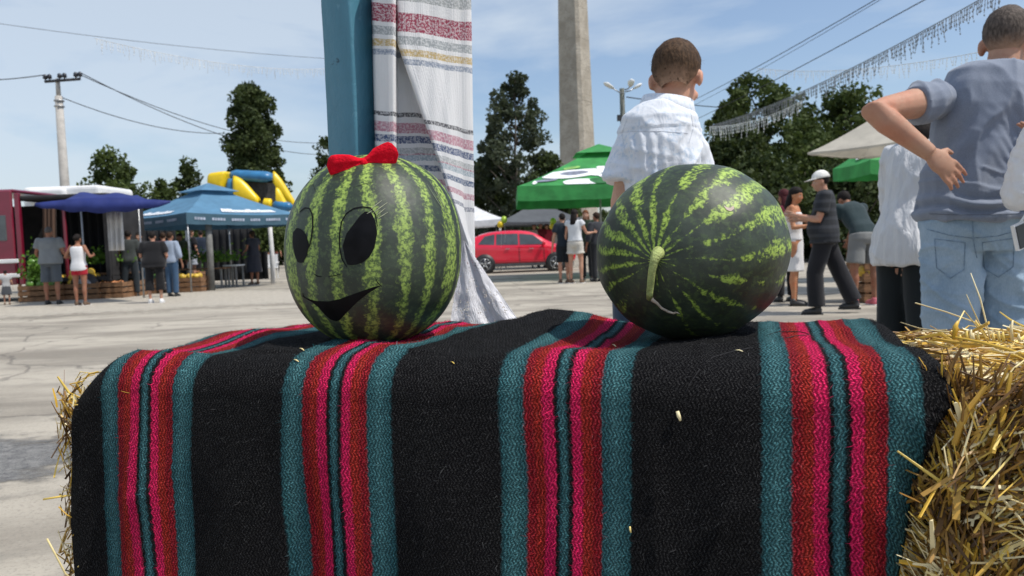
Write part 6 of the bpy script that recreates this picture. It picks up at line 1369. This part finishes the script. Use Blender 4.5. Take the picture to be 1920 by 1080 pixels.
def strip(b, topc, botc, name, root, m, n=22, rows=7, off=.0007):
    def samp(c, t):
        ds = [0]; 
        for a, q in zip(c, c[1:]): ds.append(ds[-1] + math.hypot(q[0] - a[0], q[1] - a[1]))
        t *= ds[-1]
        for i in range(len(c) - 1):
            if t <= ds[i + 1] + 1e-6: u = (t - ds[i]) / max(ds[i + 1] - ds[i], 1e-6); return (c[i][0] + (c[i + 1][0] - c[i][0]) * u, c[i][1] + (c[i + 1][1] - c[i][1]) * u)
        return c[-1]
    g_ = []; Mi = root.matrix_world.inverted()
    for j in range(rows + 1):
        r_ = []
        for i in range(n + 1):
            a, c = samp(topc, i / n), samp(botc, i / n); w = j / rows; h_ = hit(b, a[0] + (c[0] - a[0]) * w, a[1] + (c[1] - a[1]) * w, off)
            if h_ is None: return None
            r_.append(Mi @ h_)
        g_.append(r_)
    mb = MB(); mb.rings(g_, caps=False, closed=False); return mb.build(name, m, root)
def ink(b, pts, w, name, root, m):
    up = []; dn = []
    for i, p in enumerate(pts):
        a, c = pts[max(i - 1, 0)], pts[min(i + 1, len(pts) - 1)]; dx, dy = c[0] - a[0], c[1] - a[1]; l = math.hypot(dx, dy) or 1; e = w * (.45 if i in (0, len(pts) - 1) else 1)
        up.append((p[0] - dy / l * e, p[1] + dx / l * e)); dn.append((p[0] + dy / l * e, p[1] - dx / l * e))
    return strip(b, up, dn, name, root, m, max(10, len(pts) * 4), 1, .0008)
strip(BL, [(643, 460), (650, 438), (662, 422), (675, 405), (685, 396), (696, 398), (704, 415), (707, 435)], [(643, 462), (647, 485), (652, 497), (665, 497), (680, 492), (692, 483), (702, 465), (707, 438)], 'drawn_eye', mlr, MARK)
strip(BL, [(549, 450), (550, 436), (557, 427), (566, 430), (574, 440), (580, 458)], [(549, 455), (553, 478), (559, 492), (568, 493), (576, 480), (580, 460)], 'drawn_eye', mlr, MARK)
for pts, w in (([(651, 501), (642, 487), (637, 465), (637, 440), (641, 415), (650, 400), (664, 391), (680, 388), (695, 390), (704, 402), (708, 425)], 1.1), ([(562, 398), (572, 390), (581, 391), (586, 402), (587, 425), (584, 448), (580, 465)], 1.3), ([(590, 514), (596, 518), (604, 519)], .9), ([(616, 518), (628, 517), (641, 513)], .9), ([(704, 522), (708, 530), (716, 537)], 1.0), ([(568, 549), (570, 556), (578, 561)], .9),
               ([(662, 352), (680, 346), (700, 342)], .35), ([(578, 352), (588, 346), (592, 360)], .6)):
    ink(BL, pts, w, 'drawn_line', mlr, MARK)
strip(BL, [(567, 554), (578, 560), (592, 564), (615, 565), (635, 561), (655, 554), (680, 545), (700, 538), (713, 535)], [(567, 555), (585, 566), (597, 575), (610, 590), (622, 600), (635, 602), (648, 588), (670, 566), (690, 550), (713, 536)], 'drawn_mouth', mlr, MARK, 30)
SCR = plain('rind_scratch', (.30, .32, .20), .6)
for a, c in (((694, 393), (716, 376)), ((700, 399), (726, 380)), ((706, 404), (722, 391)), ((708, 410), (727, 398)), ((688, 401), (700, 394))): ink(BL, [a, ((a[0] + c[0]) / 2, (a[1] + c[1]) / 2), c], .7, 'scratch', mlr, SCR)
for a, c in (((556, 362), (580, 330)), ((560, 366), (584, 334)), ((800, 345), (835, 400)), ((806, 342), (842, 402))): 
    try: ink(BL, [a, ((a[0] + c[0]) / 2 - 1, (a[1] + c[1]) / 2), c], .5, 'scratch', mlr, plain('rind_scratch_dull', (.14, .17, .10), .6))
    except Exception: pass
# stem on the right melon, with its dried tail
bs_ = hit(BR_, 1233, 478, 0.0); Mi = mrr.matrix_world.inverted()
def nr(px, py, out): 
    h_ = hit(BR_, px, py, 0); n_ = (h_ - mrr.matrix_world.translation).normalized(); return Mi @ (h_ + n_ * out)
st = MB(); pth = [nr(1234, 474, -.003), nr(1233, 479, .006), nr(1231, 490, .009), nr(1228, 506, .010), nr(1226, 524, .010), nr(1225, 542, .013), nr(1224, 553, .010)]
st.tube(pth, [.0095, .0075, .0058, .0050, .0046, .0043, .0046], 14); so_ = st.build('stem', plain('stem_green', (.36, .42, .14), .6, .3, 90, bump=.5, stretch=(1, 1, 1)), mrr)
displace(so_.data, lambda c: .0009 * noise.noise(c * 160))
st = MB(); st.tube([nr(1224, 551, .010), nr(1230, 556, .011), nr(1236, 562, .009), nr(1243, 572, .007), nr(1254, 580, .005), nr(1264, 585, .003), nr(1272, 583, .003)], [.0042, .0026, .0018, .0017, .0018, .0014, .0006], 8); st.tube([nr(1262, 584, .003), nr(1268, 582, .004), nr(1276, 585, .004)], [.001, .0008, .0004], 6)
st.build('dried_tail', plain('tail_dry', (.50, .42, .33), .8, .3, 90), mrr)
strip(BR_, [(1357, 386), (1362, 389), (1369, 390), (1375, 386)], [(1357, 387), (1362, 394), (1370, 397), (1376, 392)], 'scar', mrr, plain('scar_pale', (.62, .50, .42), .8), 8, 3)

# red bow
RED = plain('red_ribbon', (.66, .004, .020), .9, .2, 60, bump=.5, spec=.15)
root = empty('red_bow', P(680, 303, 1.135), label='bright red felt bow sitting on top of the smiling watermelon', cat='bow'); oB = Vector(root.location)
def lobe(a, b, w, name='loop'):
    a, b = P(*a) - oB, P(*b) - oB; d = (b - a); L = d.length; d.normalize(); up = Vector((0, -.42, .91)); up = (up - d * up.dot(d)).normalized(); nn_ = d.cross(up); rs = []; n = 24
    for i in range(13):
        t = i / 12; ww = w * (.17 + .83 * math.sin(min(1, t * 1.28) * math.pi / 2) ** 1.5) * (1 if t < .8 else max(.12, math.cos((t - .8) / .2 * 1.45) ** .6)); th = .0085 * (.55 + .45 * math.sin(t * math.pi)) * (1 if t < .85 else .75)
        ring = []
        for j in range(n):
            q = 2 * math.pi * j / n; g_ = 1 - .38 * math.exp(-((math.cos(q)) / .30) ** 2) * (1 - .5 * t); ring.append(a + d * L * t + up * ww * math.cos(q) + nn_ * th * math.sin(q) * g_)
        rs.append(ring)
    mb = MB(); mb.rings(rs); o = mb.build(name, RED, root); displace(o.data, lambda c: .0016 * noise.noise(c * 70) + .0012 * noise.noise(Vector((c.x * 20, c.y * 90, c.z * 160)))); return o
lobe((684, 300, 1.135), (615, 318, 1.120), .0195); lobe((677, 303, 1.135), (745, 285, 1.145), .0190)
kn = MB(); kn.ell((.002, -.001, -.002), (.0065, .0060, .0062), 14, 10); kn.build('knot', RED, root)

# ---------------------------------------------------------------- blue post
g = N('post_paint'); v = g.coord('Object'); f = g.noise(g.coord('Object', (1, 1, .25)), 16, 5, .6); ch = g.noise(g.coord('Object', (1, 1, .6)), 34, 6, .7, .5)
k = g.mix(g.ss(f, .3, .7), (.045, .165, .230), (.065, .205, .280)); k = g.mix(g.math('MULTIPLY', g.ss(ch, .64, .69), .9), k, (.010, .055, .085)); k = g.mix(g.math('MULTIPLY', g.ss(ch, .36, .31), .6), k, (.12, .27, .35))
g.col(k).p(Roughness=.38); g.bump(g.math('ADD', g.math('MULTIPLY', f, .5), ch), .5, .006)
Ypo = 1.66; zb0 = .0; root = empty('blue_post', (XZ(677, Ypo, .9), Ypo, 0), label='thick wooden post painted glossy blue behind the smiling watermelon', cat='post')
wpo = (XZ(713, Ypo, 1.1) - XZ(621, Ypo, 1.1)); a_ = R(32); sd = wpo / (math.cos(a_) + math.sin(a_)) * 1.02
pm_ = MB(); rs = []; n = 10
for i in range(61):
    z = 3.0 * i / 60; ring = []; c = [(-1, -1), (1, -1), (1, 1), (-1, 1)]
    tw = 1 + .05 * (z - 1.1) / 1.0 + .012 * noise.noise(Vector((z * 3, 0, 0)))
    for q in range(4):
        cx_, cy_ = c[q]
        for e in range(3):
            an = R(225 + 90 * q + (e - 1) * 30); r_ = .12
            ring.append(Vector(((cx_ * (1 - r_) + r_ * 1.414 * math.cos(an) * 1.0) * sd / 2 * tw, (cy_ * (1 - r_) + r_ * 1.414 * math.sin(an)) * sd / 2 * tw, z + .0)))
    ring = [p * 1 + Vector((.0022 * noise.noise(Vector((p.x * 30, z * 9, 1))), .0022 * noise.noise(Vector((p.y * 30, z * 9, 5))), 0)) for p in ring]
    rs.append(ring)
pm_.rings(rs); po = pm_.build('timber', g.m, root, smooth=True); po.rotation_euler = (0, 0, -a_)
kb = MB()
for (zz_, s1) in ((1.42, .012), (1.30, .008), (1.20, .010), (1.12, .007)):
    kb.ell(Vector((sd / 2 * .93, -sd / 2 * .97, zz_)), (s1, s1 * .6, s1 * .7), 10, 8)
pass

# ---------------------------------------------------------------- woven towel
g = N('towel_woven'); tcn = g.n('TexCoord'); sp = g.n('SeparateXYZ'); g.t.links.new(tcn.outputs['UV'], sp.inputs[0]); U, V_ = sp.outputs[0], sp.outputs[1]
thr = g.noise(g.coord('UV', (160, 1.2, 1)), 1.0, 3, .6); mot = g.noise(g.coord('UV', (90, 150, 1)), 1.0, 3, .7); wv = g.noise(g.coord('UV', (14, 6, 1)), 1.0, 2)
Vj = g.math('ADD', V_, g.math('MULTIPLY', g.math('SUBTRACT', mot, .5), .0035))
rp = g.n('ValToRGB'); rp.color_ramp.interpolation = 'CONSTANT'; g.t.links.new(Vj, rp.inputs[0]); el = rp.color_ramp.elements
Wt = (.86, .86, .86); WB = (.60, .63, .66)
bands = [(-60, Wt), (-20, (.45, .47, .47)), (0, Wt), (22, (.38, .06, .11)), (57, Wt), (64, (.42, .45, .46)), (80, Wt), (88, (.62, .47, .22)), (103, Wt), (108, (.33, .38, .47)), (118, Wt), (223, (.13, .13, .14)), (232, Wt), (243, (.58, .28, .35)), (262, Wt), (268, (.10, .14, .26)), (281, Wt), (290, (.50, .52, .52)), (299, (.50, .25, .30)), (302, (.42, .50, .55)), (314, Wt), (322, (.12, .17, .28)), (332, Wt), (345, (.58, .32, .38)), (358, Wt), (370, (.30, .32, .38)), (379, Wt), (478, (.55, .45, .48)), (482, Wt)]
while len(el) > 1: el.remove(el[-1])
NRM = lambda y: (y + 60) / 700
el[0].position = 0; el[0].color = Wt + (1,)
for y, c0_ in bands[1:]: e_ = el.new(NRM(y)); e_.color = c0_ + (1,)
k = g.mix(g.math('MULTIPLY', g.ss(mot, .44, .58), .62), rp.outputs[0], Wt); k = g.mix(g.math('MULTIPLY', g.ss(thr, .55, .75), .30), k, (.80, .80, .82)); k = g.mix(g.math('MULTIPLY', g.ss(thr, .45, .25), .16), k, (.35, .36, .40))
g.col(k).p(Roughness=.9); g.b.inputs['Specular IOR Level'].default_value = .2; g.bump(g.math('ADD', thr, g.math('MULTIPLY', mot, .6)), .6, .003)
tr = g.n('BsdfTranslucent'); g.set(tr.inputs[0], k); ms = g.n('MixShader'); ms.inputs[0].default_value = .25; g.t.links.new(g.b.outputs[0], ms.inputs[1]); g.t.links.new(tr.outputs[0], ms.inputs[2]); g.t.links.new(ms.outputs[0], g.out.inputs['Surface']); TOW = g.m
rows_ = 150; vs = []; fs = []; uv = []; 
ncol = 0
for j in range(rows_ + 1):
    py = -60 + (485 + 60) * j / rows_; t_e = min(1, max(0, (py - 60) / 270)); E = 735 + (830 - 735) * max(0, (py - 55) / 275) if py > 55 else 735 + (py - 55) * .06
    E = min(E, 874); sh = 705 + 6 * (py / 300); rt = 884 + 6 * py / 400
    poly = [(sh - 10, 1.67, 18), (sh - 4, 1.600, 18), (sh + 18, 1.580, 16), (742 - 4, 1.577, 16), (742, 1.586, 14), (745, 1.635, 12), ((745 + E) / 2 + 10, 1.645, 14), (max(E + 14, 760), 1.645, 10), (max(E + 3, 748), 1.61, 0), (max(E, 744), 1.594, 0), (max(E, 744) + 5, 1.588, 0), ((E + rt) / 2, 1.606, -9), (rt - 20, 1.628, -16), (rt - 6, 1.634, -18), (rt, 1.642, -19), (rt - 4, 1.67, -19)]
    # resample smoothly
    pts = []; M_ = 84
    cum = [0]
    for a, b in zip(poly, poly[1:]): cum.append(cum[-1] + math.hypot((b[0] - a[0]) / 900, b[1] - a[1]))
    if py < -60 + 1: tot0 = cum[-1]
    for i in range(M_ + 1):
        # fixed share per segment so columns stay with their fold
        segw = [1, 2, 3, 1, 2, 6, 6, 4, 2, 1, 8, 8, 3, 2, 2]; tw_ = sum(segw); s_ = i / M_ * tw_; q = 0
        while q < len(segw) - 1 and s_ > segw[q]: s_ -= segw[q]; q += 1
        u = min(1, s_ / segw[q]); a, b = poly[q], poly[q + 1]; pts.append((a[0] + (b[0] - a[0]) * u, a[1] + (b[1] - a[1]) * u, a[2] + (b[2] - a[2]) * u))
    for i, (px, Y, dy) in enumerate(pts):
        p = P(px, py, Y); rip = .0010 * math.sin(px * .22 + py * .006) + .004 * noise.noise(Vector((px * .022, py * .007, 1)))
        p.y += rip; vs.append(tuple(p)); 
        vy = py + dy * min(1, 1) + 3 * noise.noise(Vector((i * .08, py * .01, 4)))
        uv.append((i / M_ , NRM(vy)))
    ncol = M_ + 1
for j in range(rows_):
    for i in range(ncol - 1): fs.append((j * ncol + i, (j + 1) * ncol + i, (j + 1) * ncol + i + 1, j * ncol + i + 1))
me = bpy.data.meshes.new('woven_towel'); me.from_pydata(vs, [], fs); ul = me.uv_layers.new(name='UVMap'); li = np.empty(len(me.loops), dtype=np.int32); me.loops.foreach_get('vertex_index', li); ul.data.foreach_set('uv', np.array(uv, dtype=np.float32)[li].ravel()); me.update()
tw = empty('woven_towel', P(800, 100, 1.6), label='long white woven towel with coloured bands hanging beside the blue post', cat='towel'); cl_ = link('towel_cloth', me, TOW, tw, True); cl_.location = -Vector(tw.location)
cl_.modifiers.new('s', 'SOLIDIFY').thickness = .0015
# lace end spreading over the back of the bale
g = N('lace'); tcn = g.n('TexCoord'); mpn = g.n('Mapping'); g.t.links.new(tcn.outputs['UV'], mpn.inputs[0]); mpn.inputs['Scale'].default_value = (30, 38, 1); vr = g.n('TexVoronoi'); g.t.links.new(mpn.outputs[0], vr.inputs['Vector']); vr.inputs['Scale'].default_value = 1.0; vr.inputs['Randomness'].default_value = .55
hole = g.ss(vr.outputs['Distance'], .27, .38); n2 = g.noise(g.coord('UV', (8, 4, 1)), 1.6, 3); hole = g.math('MAXIMUM', hole, g.ss(n2, .60, .52))
g.col((.74, .74, .77)).p(Roughness=.9); g.b.inputs['Specular IOR Level'].default_value = .2; g.bump(g.math('ADD', hole, g.noise(g.coord('UV', (60, 14, 1)), 1.0, 3)), .8, .006)
tp_ = g.n('BsdfTransparent'); ms = g.n('MixShader'); g.t.links.new(hole, ms.inputs[0]); g.t.links.new(tp_.outputs[0], ms.inputs[1]); g.t.links.new(g.b.outputs[0], ms.inputs[2]); g.t.links.new(ms.outputs[0], g.out.inputs['Surface'])
vs = []; uv = []; fs = []; nr_, nc_ = 70, 80
for j in range(nr_ + 1):
    w = j / nr_; py = 452 + (640 - 452) * w; xl = 868 + (838 - 868) * w; xr = 872 + (1000 - 872) * w ** 1.03
    for i in range(nc_ + 1):
        u = i / nc_; px = xl + (xr - xl) * u; pl_ = .007 * w ** .6 * math.sin(u * 13 + .8 * math.sin(w * 4)) + .006 * noise.noise(Vector((u * 9, w * 7, 3))) * w
        vs.append(tuple(P(px, py, 1.575 + pl_ - .03 * w))); uv.append((u, w))
for j in range(nr_):
    for i in range(nc_): b_ = j * (nc_ + 1) + i; fs.append((b_, b_ + nc_ + 1, b_ + nc_ + 2, b_ + 1))
me = bpy.data.meshes.new('lace_end'); me.from_pydata(vs, [], fs); ul = me.uv_layers.new(name='UVMap'); li = np.empty(len(me.loops), dtype=np.int32); me.loops.foreach_get('vertex_index', li); ul.data.foreach_set('uv', np.array(uv, dtype=np.float32)[li].ravel()); me.update()
le = link('lace_end', me, g.m, tw, True); le.location = -Vector(tw.location)
